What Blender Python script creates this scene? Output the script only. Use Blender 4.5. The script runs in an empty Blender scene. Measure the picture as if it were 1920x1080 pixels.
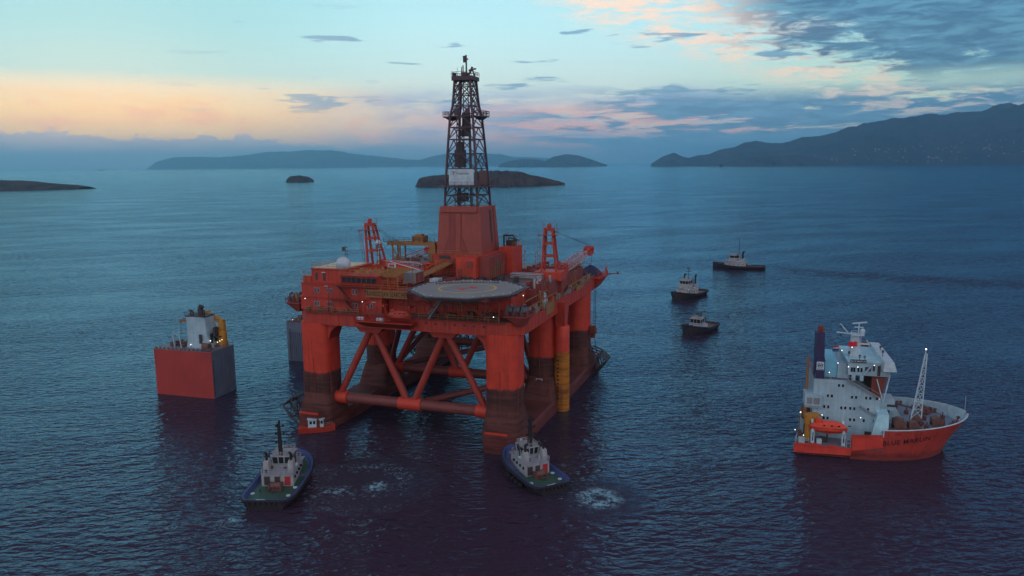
import bpy, math, random
from mathutils import Vector, Matrix, noise as mnoise

R = math.radians
SC = bpy.context.scene
COL = SC.collection
random.seed(7)

# ------------------------------------------------------------------ camera
CAM_F, CAM_H, CAM_ROLL, CAM_HY = 1450.0, 62.0, 0.0103, 306.5
PITCH = math.atan((540 - CAM_HY) / CAM_F)
_c, _s, _cp, _sp = math.cos(CAM_ROLL), math.sin(CAM_ROLL), math.cos(PITCH), math.sin(PITCH)
cd = bpy.data.cameras.new('camera')
cam = bpy.data.objects.new('camera', cd)
COL.objects.link(cam)
right, up, fwd = Vector((_c, -_s * _sp, -_s * _cp)), Vector((_s, _c * _sp, _c * _cp)), Vector((0, _cp, -_sp))
m = Matrix.Identity(4)
for i in range(3):
    m[i][0], m[i][1], m[i][2] = right[i], up[i], -fwd[i]
m[0][3], m[1][3], m[2][3] = 0, 0, CAM_H
cam.matrix_world = m
cd.sensor_width = 36
cd.lens = 36 * CAM_F / 1920
cd.clip_start, cd.clip_end = 1, 200000
SC.camera = cam


def ray(x, y):
    dx, dy = x - 960, y - 540
    X, Y = dx * _c - dy * _s, dx * _s + dy * _c
    return Vector((X, CAM_F * _cp - Y * _sp, -(CAM_F * _sp + Y * _cp)))


def at_depth(x, y, D):                       # world point at forward distance D seen in direction (x, y)
    d = ray(x, y)
    return Vector((0, 0, CAM_H)) + d * (D / d.y)


# ------------------------------------------------------------------ node helper
def s2l(r, g, b):
    f = lambda c: c / 12.92 if c <= .04045 else ((c + .055) / 1.055) ** 2.4
    return (f(r / 255), f(g / 255), f(b / 255), 1)


class NT:
    def __init__(s, tree):
        s.t = tree
        s.n = tree.nodes
        s.l = tree.links

    def node(s, typ, **kw):
        n = s.n.new(typ)
        for k, v in kw.items():
            setattr(n, k, v)
        return n

    def put(s, v, sock):
        if isinstance(v, bpy.types.NodeSocket):
            s.l.new(v, sock)
        else:
            sock.default_value = v

    def math(s, op, a, b=0.0, c=0.0, clamp=False):
        n = s.node('ShaderNodeMath', operation=op, use_clamp=clamp)
        for i, v in enumerate((a, b, c)):
            s.put(v, n.inputs[i])
        return n.outputs[0]

    def add(s, a, b): return s.math('ADD', a, b)
    def sub(s, a, b): return s.math('SUBTRACT', a, b)
    def mul(s, a, b): return s.math('MULTIPLY', a, b)

    def smooth(s, v, a, b, lo=0.0, hi=1.0):
        n = s.node('ShaderNodeMapRange', interpolation_type='SMOOTHSTEP')
        s.put(v, n.inputs['Value'])
        n.inputs['From Min'].default_value, n.inputs['From Max'].default_value = a, b
        n.inputs['To Min'].default_value, n.inputs['To Max'].default_value = lo, hi
        return n.outputs[0]

    def comb(s, x, y, z=0.0):
        n = s.node('ShaderNodeCombineXYZ')
        for i, v in enumerate((x, y, z)):
            s.put(v, n.inputs[i])
        return n.outputs[0]

    def sep(s, v):
        n = s.node('ShaderNodeSeparateXYZ')
        s.l.new(v, n.inputs[0])
        return n.outputs

    def noise(s, vec, scale=1.0, detail=4.0, rough=.5, dist=0.0):
        n = s.node('ShaderNodeTexNoise')
        s.put(vec, n.inputs['Vector'])
        n.inputs['Scale'].default_value = scale
        n.inputs['Detail'].default_value = detail
        n.inputs['Roughness'].default_value = rough
        n.inputs['Distortion'].default_value = dist
        return n.outputs['Fac']

    def mix(s, f, a, b):
        n = s.node('ShaderNodeMix', data_type='RGBA')
        s.put(f, n.inputs[0])
        s.put(a, n.inputs[6])
        s.put(b, n.inputs[7])
        return n.outputs[2]

    def ramp(s, v, stops):
        n = s.node('ShaderNodeValToRGB')
        s.put(v, n.inputs[0])
        e = n.color_ramp.elements
        while len(e) < len(stops):
            e.new(0.5)
        for k, (p, c) in enumerate(stops):
            e[k].position = p
            e[k].color = c
        return n.outputs[0]


# ------------------------------------------------------------------ world: dusk sky with cloud layers
SUN_AZ, SUN_EL = -27.0, 2.0
W = bpy.data.worlds.new('World')
SC.world = W
W.use_nodes = True
W.node_tree.nodes.clear()
n = NT(W.node_tree)
tc = n.node('ShaderNodeTexCoord')
X_, Y_, Z_ = n.sep(tc.outputs['Generated'])
az = n.mul(n.math('ARCTAN2', X_, Y_), 57.2958)
el = n.mul(n.math('ARCSINE', Z_), 57.2958)
t15 = n.math('DIVIDE', el, 15.0, clamp=True)
E15 = lambda lst: [(e / 15.0, s2l(*c)) for e, c in lst]
skyL = n.ramp(t15, E15([(0, (214, 186, 160)), (2.2, (255, 212, 138)), (3.8, (255, 216, 150)), (5.2, (226, 216, 184)), (6.2, (160, 208, 206)), (9, (140, 202, 208)), (12, (134, 198, 206)), (15, (140, 196, 208))]))
skyC = n.ramp(t15, E15([(0, (200, 178, 176)), (2.0, (240, 196, 178)), (3.6, (226, 206, 190)), (5.0, (206, 222, 212)), (7.5, (190, 224, 224)), (10, (176, 222, 228)), (12, (166, 216, 226)), (15, (146, 202, 216))]))
skyR = n.ramp(t15, E15([(0, (150, 175, 185)), (1.6, (196, 196, 190)), (3.4, (196, 216, 192)), (5.5, (186, 220, 200)), (8, (176, 218, 216)), (10, (168, 212, 222)), (12, (150, 200, 215)), (15, (120, 175, 200))]))
sky = n.mix(n.smooth(az, -22, -3), skyL, skyC)
sky = n.mix(n.smooth(az, 5, 26), sky, skyR)
vv = n.comb(n.mul(az, .11), n.mul(el, .52))
wob = n.sub(n.noise(n.comb(n.mul(az, .3), n.mul(el, .9)), 1, 5, .6), .5)           # ragged edges
puff = n.sub(n.noise(n.comb(n.mul(az, .50), n.mul(el, .95), 3.7), 1, 8, .6), .5)
streak = n.noise(vv, 1.0, 8, .58, .4)
streak2 = n.noise(n.comb(n.mul(az, .15), n.mul(el, 1.1), 8.3), 1.0, 8, .6, .3)
streak3 = n.noise(n.comb(n.mul(az, .22), n.mul(el, 1.7), 21.3), 1.0, 8, .58, .2)
fine = n.noise(n.comb(n.add(n.mul(az, .42), n.mul(el, .35)), n.mul(el, 2.1), 1.9), 1.0, 8, .62, .6)


def band(v, a, b, c, d):                      # 0..1 trapezoid with soft shoulders
    return n.mul(n.smooth(v, a, b), n.smooth(v, c, d, 1.0, 0.0))


# thin warm veil with soft stripes across the left
m_w = n.mul(n.mul(n.smooth(az, -14, -4, 1, 0), band(el, 2.2, 3.0, 4.2, 5.6)), n.smooth(streak, .40, .62))
sky = n.mix(n.mul(m_w, .55), sky, s2l(255, 196, 128))
m_lmp = n.mul(n.mul(n.smooth(az, -10, -2, 1, 0), band(el, 1.8, 2.4, 4.0, 5.2)), n.smooth(n.add(puff, n.mul(n.sub(streak, .5), .5)), .02, .14))
sky = n.mix(n.mul(m_lmp, .5), sky, s2l(246, 178, 142))
# soft lavender bank in the middle
m_lav = n.mul(n.mul(band(az, -16, -5, 10, 20), band(el, .6, 1.4, 4.3, 5.9)), n.smooth(streak, .36, .60))
sky = n.mix(n.mul(m_lav, .9), sky, s2l(136, 160, 198))
# warm lit undersides low in the middle and on the right
m_pink = n.mul(n.mul(band(az, -9, 0, 13, 22), band(el, .6, 1.0, 3.2, 4.6)), n.smooth(streak3, .43, .56))
sky = n.mix(n.mul(m_pink, .85), sky, s2l(250, 178, 158))
# long blue streak clouds, thickening to the right
bias = n.mul(n.smooth(az, 3, 16), .12)
m_str = n.mul(n.mul(n.smooth(az, -5, 6), band(el, .2, .8, 3.8, 5.4)), n.smooth(n.add(streak2, bias), .49, .57))
sky = n.mix(n.mul(m_str, .95), sky, n.mix(n.smooth(fine, .4, .62), s2l(62, 116, 152), s2l(90, 144, 176)))
m_st3 = n.mul(n.mul(n.smooth(az, 2, 10), band(el, 2.6, 3.4, 4.6, 5.6)), n.smooth(streak3, .55, .62))
sky = n.mix(n.mul(m_st3, .9), sky, s2l(82, 134, 166))
# blue-grey veil above the horizon on the right
m_veil = n.mul(n.smooth(az, 3, 12), n.smooth(n.add(el, n.mul(wob, 2.0)), 1.2, 2.2, 1.0, 0.0))
sky = n.mix(n.mul(m_veil, .6), sky, s2l(108, 160, 192))
# peach altocumulus strip, upper middle right
edge = n.sub(el, n.sub(13.4, n.mul(az, .31)))
m_pch = n.mul(n.mul(band(edge, -3.0, -1.0, 1.8, 3.8), band(az, -1, 7, 21, 28)), n.smooth(n.add(n.mul(fine, .6), n.mul(streak, .5)), .46, .64))
sky = n.mix(n.mul(m_pch, .92), sky, s2l(248, 214, 188))
# dark blue cloud mass, upper right
dm = n.sub(n.add(el, n.mul(az, .31)), 13.4)
dm = n.add(dm, n.add(n.add(n.mul(puff, 3.0), n.mul(n.sub(fine, .5), 7.5)), n.mul(n.sub(streak2, .5), 6.0)))
m_drk = n.mul(n.mul(n.smooth(dm, -.6, 1.6), n.smooth(az, 12, 20)), n.smooth(el, 4.4, 6.2))
sky = n.mix(n.mul(m_drk, .95), sky, n.mix(n.smooth(fine, .36, .62), s2l(78, 134, 162), s2l(42, 90, 126)))
# torn bright rim of that mass
m_rim = n.mul(n.mul(band(dm, -2.4, -.8, .2, 1.0), n.smooth(az, 15, 23)), n.smooth(fine, .46, .56))
sky = n.mix(n.mul(m_rim, .55), sky, s2l(240, 216, 190))
# small dark streaks scattered in the clear part
smn = n.noise(n.comb(n.mul(az, .19), n.mul(el, 1.5), 4.4), 1, 6, .55, .2)
m_sm = n.mul(n.mul(band(el, 2.8, 4.4, 9.4, 11.2), band(az, -27, -12, 22, 30)), n.smooth(smn, .60, .67))
sky = n.mix(n.mul(m_sm, .85), sky, s2l(98, 146, 176))
# low cumulus bank on the left with a bumpy top
top = n.add(n.add(2.08, n.mul(puff, 3.0)), n.mul(n.smooth(az, -22, -7), -1.3))
m_cum = n.mul(n.smooth(n.sub(top, el), -.08, .14), n.smooth(az, -12, -4, 1.0, 0.0))
sky = n.mix(n.mul(m_cum, 1.0), sky, n.mix(n.smooth(n.add(puff, n.mul(el, .14)), .0, .5), s2l(92, 144, 180), s2l(176, 182, 190)))
# lit cumulus heads at the right end of that bank
m_hd = n.mul(n.mul(band(az, -18, -14, -10, -7), band(el, 1.2, 1.6, 2.1, 2.8)), n.smooth(puff, .02, .10))
sky = n.mix(n.mul(m_hd, .9), sky, s2l(255, 196, 164))
# bluish air right at the sea horizon
sky = n.mix(n.smooth(el, -.3, 1.0, .6, 0.0), sky, s2l(100, 158, 190))
# above the frame and behind the viewer
hi_l = s2l(122, 226, 250)
hi_r = s2l(150, 218, 248)
hi = n.mix(n.smooth(az, -26, 14), hi_l, hi_r)
hi = n.mix(n.mul(n.smooth(streak, .42, .62), .4), hi, s2l(78, 116, 158))
sky = n.mix(n.smooth(el, 11.5, 18), sky, hi)
zen = s2l(62, 44, 78)
sky = n.mix(n.smooth(n.add(el, n.mul(n.smooth(az, 12, 36), 7.0)), 15, 35), sky, zen)
back = n.ramp(n.math('DIVIDE', el, 90.0, clamp=True), [(0, s2l(205, 188, 186)), (.12, s2l(222, 210, 210)), (.35, s2l(196, 196, 208)), (1, s2l(80, 80, 112))])
sky = n.mix(n.smooth(n.math('ABSOLUTE', az), 50, 120), sky, back)
nsk = n.node('ShaderNodeTexSky', sky_type='NISHITA', sun_disc=False)
nsk.sun_elevation = R(SUN_EL)
nsk.sun_rotation = R(SUN_AZ)
bg1, bg2, ad, wo = n.node('ShaderNodeBackground'), n.node('ShaderNodeBackground'), n.node('ShaderNodeAddShader'), n.node('ShaderNodeOutputWorld')
n.l.new(sky, bg1.inputs[0])
bg1.inputs[1].default_value = 1.3
n.l.new(nsk.outputs[0], bg2.inputs[0])
bg2.inputs[1].default_value = .02
n.l.new(bg1.outputs[0], ad.inputs[0])
n.l.new(bg2.outputs[0], ad.inputs[1])
n.l.new(ad.outputs[0], wo.inputs[0])

# ------------------------------------------------------------------ sun, exposure
sl = bpy.data.lights.new('sun', 'SUN')
sl.energy, sl.angle, sl.color = .05, R(40), (1, .72, .5)
so = bpy.data.objects.new('sun', sl)
COL.objects.link(so)
sd = Vector((math.sin(R(SUN_AZ)) * math.cos(R(SUN_EL)), math.cos(R(SUN_AZ)) * math.cos(R(SUN_EL)), math.sin(R(SUN_EL))))
so.rotation_euler = sd.to_track_quat('Z', 'Y').to_euler()
so.location = (0, 0, 300)
SC.view_settings.view_transform = 'Standard'
SC.view_settings.look = 'None'
SC.view_settings.exposure = 0.06
SC.view_settings.gamma = 1
SC.cycles.use_denoising = True
SC.cycles.max_bounces = 5
SC.cycles.diffuse_bounces = 2
SC.cycles.glossy_bounces = 3
SC.cycles.volume_bounces = 2
SC.cycles.caustics_reflective = False
SC.cycles.caustics_refractive = False


# ------------------------------------------------------------------ materials
def new_mat(name):
    mt = bpy.data.materials.new(name)
    mt.use_nodes = True
    t = NT(mt.node_tree)
    b = mt.node_tree.nodes['Principled BSDF']
    return mt, t, b


def obj_xyz(t):
    tc = t.node('ShaderNodeTexCoord')
    return tc.outputs['Object'], t.sep(tc.outputs['Object'])


def seams(t, base, x, y, z, pitch, strength=.3):
    """weld seams between plates: horizontal strakes and, staggered, vertical butts"""
    def line(v, p):
        f = t.math('FRACT', t.math('DIVIDE', v, p))
        return t.smooth(t.math('ABSOLUTE', t.sub(f, .5)), .485, .497)
    h = line(z, pitch)
    v = t.math('MAXIMUM', line(t.add(x, .7), pitch * 2.3), line(t.add(y, .4), pitch * 2.3))
    return t.mix(t.mul(t.math('MAXIMUM', h, t.mul(v, .7)), strength), base, (.05, .02, .02, 1))


def paint(name, col, dirt=(.10, .05, .04), amt=.35, rough=.55, scale=.35, metal=0.0, var=.16, pitch=0):
    """painted steel: uneven tone, vertical run-off streaks, patches of dirt or rust"""
    mt, t, b = new_mat(name)
    v, (x, y, z) = obj_xyz(t)
    blot = t.noise(v, scale, 6, .6)
    run = t.noise(t.comb(t.mul(x, 1.6), t.mul(y, 1.6), t.mul(z, .12)), 1.0, 4, .6)
    lo = tuple(c * (1 - var) for c in col) + (1,)
    hi_ = tuple(min(1, c * (1 + var)) for c in col) + (1,)
    base = t.mix(t.smooth(blot, .3, .7), lo, hi_)
    f = t.mul(t.smooth(t.add(t.mul(run, .6), t.mul(blot, .4)), .48, .68), amt)
    base = t.mix(f, base, dirt + (1,))
    if pitch:
        base = seams(t, base, x, y, z, pitch)
    t.l.new(base, b.inputs['Base Color'])
    t.l.new(t.smooth(blot, .2, .8, rough - .12, min(1, rough + .15)), b.inputs['Roughness'])
    b.inputs['Metallic'].default_value = metal
    return mt


def plain(name, col, rough=.6, emit=0.0, metal=0.0):
    mt, t, b = new_mat(name)
    v, _ = obj_xyz(t)
    nz = t.noise(v, .9, 5, .6)
    t.l.new(t.mix(t.smooth(nz, .3, .7), tuple(c * .85 for c in col) + (1,), tuple(min(1, c * 1.12) for c in col) + (1,)), b.inputs['Base Color'])
    b.inputs['Roughness'].default_value = rough
    b.inputs['Metallic'].default_value = metal
    if emit:
        b.inputs['Emission Color'].default_value = col + (1,)
        b.inputs['Emission Strength'].default_value = emit
    return mt


def column_mat(name, line, top, bottom, soft=.35):
    """paint above a waterline, antifouling and fouling bands below it (object z is height)"""
    mt, t, b = new_mat(name)
    v, (x, y, z) = obj_xyz(t)
    blot = t.noise(v, .3, 6, .6)
    run = t.noise(t.comb(t.mul(x, 1.3), t.mul(y, 1.3), t.mul(z, .1)), 1.0, 5, .6)
    bands = t.noise(t.comb(t.mul(x, .12), t.mul(y, .12), t.mul(z, 1.3)), 1.0, 5, .62)
    up_ = t.mix(t.smooth(blot, .3, .7), tuple(c * .82 for c in top) + (1,), tuple(min(1, c * 1.1) for c in top) + (1,))
    up_ = t.mix(t.mul(t.smooth(run, .52, .7), .45), up_, (.12, .025, .02, 1))
    lo = t.mix(t.smooth(bands, .35, .62), tuple(c * .45 for c in bottom) + (1,), bottom + (1,))
    lo = t.mix(t.mul(t.smooth(t.mul(t.add(run, blot), .5), .5, .62), .6), lo, (.17, .045, .032, 1))
    ragged = t.noise(t.comb(t.mul(x, .9), t.mul(y, .9), t.mul(z, .35)), 1.0, 6, .65)
    f = t.smooth(t.add(z, t.add(t.mul(t.sub(blot, .5), 1.4), t.mul(t.sub(ragged, .5), 1.6))), line - soft, line + soft)
    t.l.new(seams(t, t.mix(f, lo, up_), x, y, z, 2.6, .35), b.inputs['Base Color'])
    t.l.new(t.smooth(f, 0, 1, .8, .5), b.inputs['Roughness'])
    bp = t.node('ShaderNodeBump')
    bp.inputs['Strength'].default_value = .35
    bp.inputs['Distance'].default_value = .1
    t.l.new(t.noise(v, 1.2, 6, .65), bp.inputs['Height'])
    t.l.new(bp.outputs[0], b.inputs['Normal'])
    return mt


SHADED_RED = (.50, .052, .03)  # shade on the deck front is put into this red; columns stay brighter
M = dict(
    red=paint('shaded_red_paint', SHADED_RED, (.16, .03, .02), .6, pitch=1.55),
    red2=paint('bright_red_paint', (.60, .055, .028), (.26, .04, .03), .5, pitch=1.7),
    darkred=paint('weathered_red_paint', (.27, .05, .04), (.11, .03, .03), .55),
    bracered=paint('brace_red_paint', (.40, .048, .032), (.14, .03, .03), .5),
    clad=paint('derrick_cladding_paint', (.34, .072, .052), (.16, .05, .045), .5, scale=.18),
    column=column_mat('column_paint', 13.6, (.66, .055, .026), (.10, .034, .03)),
    sponson=column_mat('sponson_paint', 15.4, (.68, .055, .024), (.56, .20, .02)),
    pontoon=column_mat('pontoon_paint', 6.5, (.3, .05, .035), (.16, .036, .032), .8),
    footing=column_mat('footing_paint', 30, (.3, .05, .035), (.13, .04, .033), .8),
    brace=paint('brace_paint', (.2, .05, .045), (.09, .03, .03), .5),
    lattice=paint('derrick_steel', (.10, .052, .066), (.05, .03, .035), .5),
    dark=paint('dark_steel', (.06, .05, .055), (.04, .02, .02), .4),
    grey=paint('grey_steel', (.25, .27, .3), (.12, .09, .08), .35),
    deckgrey=paint('deck_coating', (.16, .11, .10), (.09, .05, .045), .5),
    helideck=paint('helideck_coating', (.27, .27, .265), (.2, .2, .2), .4, .8, .2),
    yellow=paint('yellow_paint', (.55, .25, .035), (.2, .08, .03), .5),
    ochre=paint('ochre_paint', (.34, .16, .05), (.12, .06, .04), .5),
    rail=paint('handrail_paint', (.42, .2, .06), (.2, .09, .05), .4),
    white=paint('white_paint', (.38, .55, .63), (.26, .28, .28), .5, pitch=2.45),
    whiteclean=plain('clean_white_paint', (.52, .64, .70), .5),
    lblue=paint('light_blue_paint', (.22, .60, .76), (.15, .36, .45), .3),
    sdeck=paint('ship_deck_paint', (.17, .16, .2), (.12, .07, .06), .5),
    sdeck2=paint('forecastle_deck_paint', (.22, .30, .38), (.15, .1, .1), .55, scale=.3),
    casshade=paint('casing_shaded_red', (.44, .05, .042), (.28, .04, .035), .35, scale=.12, pitch=2.5),  # darker than the ship's red: the shade on this side is in the colour
    shred=paint('ship_red_paint', (.66, .055, .036), (.4, .04, .03), .35, pitch=1.6),
    shdark=paint('ship_lower_hull_paint', (.20, .032, .036), (.08, .03, .03), .4),
    navy=paint('navy_paint', (.035, .03, .10), (.05, .02, .03), .3),
    blue=paint('tug_blue_paint', (.045, .075, .22), (.04, .05, .09), .4),
    black=plain('black_rubber', (.018, .016, .02), .7),
    hullblack=paint('black_hull_paint', (.022, .018, .024), (.10, .03, .03), .25),
    green=paint('green_deck_paint', (.035, .095, .065), (.08, .06, .05), .45),
    glass=plain('dark_glass', (.02, .025, .035), .12),
    brown=paint('brown_machinery_paint', (.16, .075, .06), (.06, .03, .03), .5),
    rust=paint('rusty_red_primer', (.22, .05, .035), (.1, .04, .03), .6),
    casing=paint('casing_grey_paint', (.135, .165, .23), (.16, .09, .09), .5, pitch=2.5),
    tarp=plain('blue_tarpaulin', (.03, .035, .09), .8),
    orange=plain('lifeboat_orange', (.82, .07, .03), .4),
    flagred=plain('red_flag_cloth', (.8, .03, .06), .9),
    cream=plain('cream_roof_coating', (.72, .66, .46), .8),
    lamp=plain('lamp_glow', (1, .97, .9), .5, 3),
    warmlamp=plain('warm_lamp_glow', (1, .74, .32), .5, 3),
    text=plain('dark_lettering', (.05, .012, .02), .7),
    textd=plain('black_lettering', (.02, .018, .025), .7),
    textw=plain('white_lettering', (.7, .75, .78), .6),
    navyl=plain('navy_lettering', (.05, .06, .12), .6),
    helired=plain('helideck_red_marking', (.66, .07, .04), .7),
    heliyel=plain('helideck_yellow_marking', (.6, .45, .10), .7),
    house=plain('house_wall', (.24, .22, .21), .8),
    pipe=plain('bare_pipe_steel', (.35, .33, .34), .5, 0, .3),
)


# ------------------------------------------------------------------ mesh builder
class MB:
    def __init__(s):
        s.v, s.f, s.marks = [], [], []

    def add(s, vs, fs):
        o = len(s.v)
        s.v += [tuple(p) for p in vs]
        s.f += [tuple(i + o for i in f) for f in fs]
        return s

    def hexa(s, p):                          # 8 corners: bottom ring then top ring
        return s.add(p, [(3, 2, 1, 0), (4, 5, 6, 7), (0, 1, 5, 4), (1, 2, 6, 5), (2, 3, 7, 6), (3, 0, 4, 7)])

    def box(s, x0, x1, y0, y1, z0, z1):
        return s.hexa([(x0, y0, z0), (x1, y0, z0), (x1, y1, z0), (x0, y1, z0), (x0, y0, z1), (x1, y0, z1), (x1, y1, z1), (x0, y1, z1)])

    def frustum(s, cx, cy, z0, z1, a0, b0, a1, b1, dx=0, dy=0):
        return s.hexa([(cx - a0, cy - b0, z0), (cx + a0, cy - b0, z0), (cx + a0, cy + b0, z0), (cx - a0, cy + b0, z0),
                       (cx + dx - a1, cy + dy - b1, z1), (cx + dx + a1, cy + dy - b1, z1), (cx + dx + a1, cy + dy + b1, z1), (cx + dx - a1, cy + dy + b1, z1)])

    def loft(s, rings, cap=True):
        k = len(rings[0])
        vs = [p for r in rings for p in r]
        fs = []
        for i in range(len(rings) - 1):
            for j in range(k):
                a, b = i * k + j, i * k + (j + 1) % k
                fs.append((a, b, b + k, a + k))
        if cap:
            fs.append(tuple(range(k))[::-1])
            fs.append(tuple((len(rings) - 1) * k + j for j in range(k)))
        return s.add(vs, fs)

    def tube(s, p, q, r, n=8, r2=None):
        p, q = Vector(p), Vector(q)
        d = (q - p)
        if d.length < 1e-6:
            return s
        d.normalize()
        a = d.orthogonal().normalized()
        b = d.cross(a)
        r2 = r if r2 is None else r2
        ring = lambda c, rr: [c + (a * math.cos(2 * math.pi * i / n) + b * math.sin(2 * math.pi * i / n)) * rr for i in range(n)]
        return s.loft([ring(p, r), ring(q, r2)])

    def path(s, pts, r, n=6, closed=False):
        pts = list(pts)
        if closed:
            pts.append(pts[0])
        for a, b in zip(pts, pts[1:]):
            s.tube(a, b, r, n)
        return s

    def prism(s, poly, z0, z1):
        return s.loft([[(x, y, z0) for x, y in poly], [(x, y, z1) for x, y in poly]])

    def prism_y(s, poly, y0, y1):            # polygon in x, z
        return s.loft([[(x, y1, z) for x, z in poly], [(x, y0, z) for x, z in poly]])

    def prism_x(s, poly, x0, x1):            # polygon in y, z
        return s.loft([[(x0, y, z) for y, z in poly], [(x1, y, z) for y, z in poly]])

    def lathe(s, c, prof, n=16):             # prof: (radius, z)
        return s.loft([[(c[0] + max(r, .001) * math.cos(2 * math.pi * i / n), c[1] + max(r, .001) * math.sin(2 * math.pi * i / n), c[2] + z) for i in range(n)] for r, z in prof])

    def sphere(s, c, r, n=16, k=10, sz=1.0):
        return s.lathe(c, [(r * math.sin(math.pi * i / k), -r * sz * math.cos(math.pi * i / k)) for i in range(k + 1)], n)

    def beam(s, p, q, w, h=None):
        h = w if h is None else h
        p, q = Vector(p), Vector(q)
        d = (q - p).normalized()
        upv = Vector((0, 0, 1)) if abs(d.z) < .98 else Vector((0, 1, 0))
        a = d.cross(upv).normalized() * w / 2
        b = a.cross(d).normalized() * h / 2
        return s.hexa([p - a - b, p + a - b, q + a - b, q - a - b, p - a + b, p + a + b, q + a + b, q - a + b])

    def rail(s, pts, h=1.1, r=.05, post=2.2, closed=False):
        pts = [Vector(p) for p in pts]
        s.marks.append((len(s.v), len(s.f)))
        if closed:
            pts.append(pts[0])
        for a, b in zip(pts, pts[1:]):
            for hh in (h, h * .55):
                s.tube(a + Vector((0, 0, hh)), b + Vector((0, 0, hh)), r, 4)
            k = max(1, int((b - a).length / post))
            for i in range(k + 1):
                p = a.lerp(b, i / k)
                s.tube(p, p + Vector((0, 0, h)), r, 4)
        return s

    def build_each(s, name, mat, parent=None, smooth=True):
        """every connected piece becomes an object of its own"""
        top = list(range(len(s.v)))

        def root(i):
            while top[i] != i:
                top[i] = top[top[i]]
                i = top[i]
            return i
        for f in s.f:
            for j in f[1:]:
                top[root(j)] = root(f[0])
        parts = {}
        for f in s.f:
            parts.setdefault(root(f[0]), []).append(f)
        out = []
        for fs in parts.values():
            ids = sorted({i for f in fs for i in f})
            mp = {v: k for k, v in enumerate(ids)}
            out.append(MB().add([s.v[i] for i in ids], [tuple(mp[i] for i in f) for f in fs]).build(name, mat, parent, smooth))
        return out

    def build(s, name, mat, parent=None, smooth=True, **kw):
        if name == 'handrail' and len(s.marks) > 1:          # each run of rail is a piece of its own
            mk = s.marks + [(len(s.v), len(s.f))]
            for (v0, f0), (v1, f1) in zip(mk, mk[1:]):
                o = MB().add(s.v[v0:v1], [tuple(i - v0 for i in f) for f in s.f[f0:f1]]).build(name, mat, parent, smooth)
            return o
        me = bpy.data.meshes.new(name)
        me.from_pydata(s.v, [], s.f)
        me.validate()
        if smooth:
            me.polygons.foreach_set('use_smooth', [True] * len(me.polygons))
            me.set_sharp_from_angle(angle=R(32))
        me.materials.append(M[mat] if isinstance(mat, str) else mat)
        o = bpy.data.objects.new(name, me)
        COL.objects.link(o)
        if parent is not None:
            o.parent = parent
        for k, v in kw.items():
            o[k] = v
        return o


def thing(name, label, cat, loc, rotz=0.0, group=None):
    o = bpy.data.objects.new(name, None)
    COL.objects.link(o)
    o.location = loc
    o.rotation_euler = (0, 0, rotz)
    o.empty_display_size = .5
    o['label'], o['category'] = label, cat
    if group:
        o['group'] = group
    return o


def lettering(string, size, mat, parent, place, name='name_lettering', align='CENTER', bold=.008):
    """flat text turned into mesh; place(x, y) gives the point for each text coordinate"""
    cu = bpy.data.curves.new('lettering', 'FONT')
    cu.body, cu.size, cu.align_x = string, size, align
    cu.offset = size * bold
    cu.space_character = 1.12
    tmp = bpy.data.objects.new('lettering', cu)
    COL.objects.link(tmp)
    dg = bpy.context.evaluated_depsgraph_get()
    me = bpy.data.meshes.new_from_object(tmp.evaluated_get(dg))
    bpy.data.objects.remove(tmp)
    for v in me.vertices:
        v.co = place(v.co.x, v.co.y)
    me.name = name
    me.materials.clear()
    me.materials.append(M[mat])
    o = bpy.data.objects.new(name, me)
    COL.objects.link(o)
    o.parent = parent
    return o


def rsq(cx, cy, z, h, r, k=4):               # rounded square ring
    out = []
    for qx, qy, a0 in ((1, 1, 0), (-1, 1, 90), (-1, -1, 180), (1, -1, 270)):
        for i in range(k + 1):
            a = R(a0 + 90 * i / k)
            out.append((cx + qx * (h - r) + r * math.cos(a), cy + qy * (h - r) + r * math.sin(a), z))
    return out


# ------------------------------------------------------------------ sea
mt = bpy.data.materials.new('sea_water')
mt.use_nodes = True
mt.node_tree.nodes.clear()
t = NT(mt.node_tree)
geo = t.node('ShaderNodeNewGeometry')
px_, py_, pz_ = t.sep(geo.outputs['Position'])
# wind waves running diagonally, crests stretched sideways
u_ = t.add(t.mul(px_, .94), t.mul(py_, .34))
v_ = t.add(t.mul(px_, -.34), t.mul(py_, .94))
sw = t.noise(t.comb(t.mul(u_, .018), t.mul(v_, .034)), 1, 2, .5)
w1 = t.noise(t.comb(t.mul(u_, .075), t.mul(v_, .19)), 1, 3, .55, .3)
w2 = t.noise(t.comb(t.mul(px_, .32), t.mul(py_, .70), 5.0), 1, 2.0, .5, .5)
w3 = t.noise(t.comb(t.mul(u_, .9), t.mul(v_, 1.9), 9.0), 1, 2, .6)


def dist_to(cx, cy, sx=1.0, sy=1.0):
    a, b = t.mul(t.sub(px_, cx), sx), t.mul(t.sub(py_, cy), sy)
    return t.math('SQRT', t.add(t.mul(a, a), t.mul(b, b)))


gust = t.smooth(t.noise(t.comb(t.mul(u_, .008), t.mul(v_, .021)), 1, 5, .62, .6), .30, .70, .58, 1.32)
H = t.add(t.add(t.mul(sw, 2.0), t.mul(w1, .95)), t.add(t.mul(w2, 1.8), t.mul(w3, .2)))
H = t.mul(t.mul(H, gust), .33)
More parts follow.
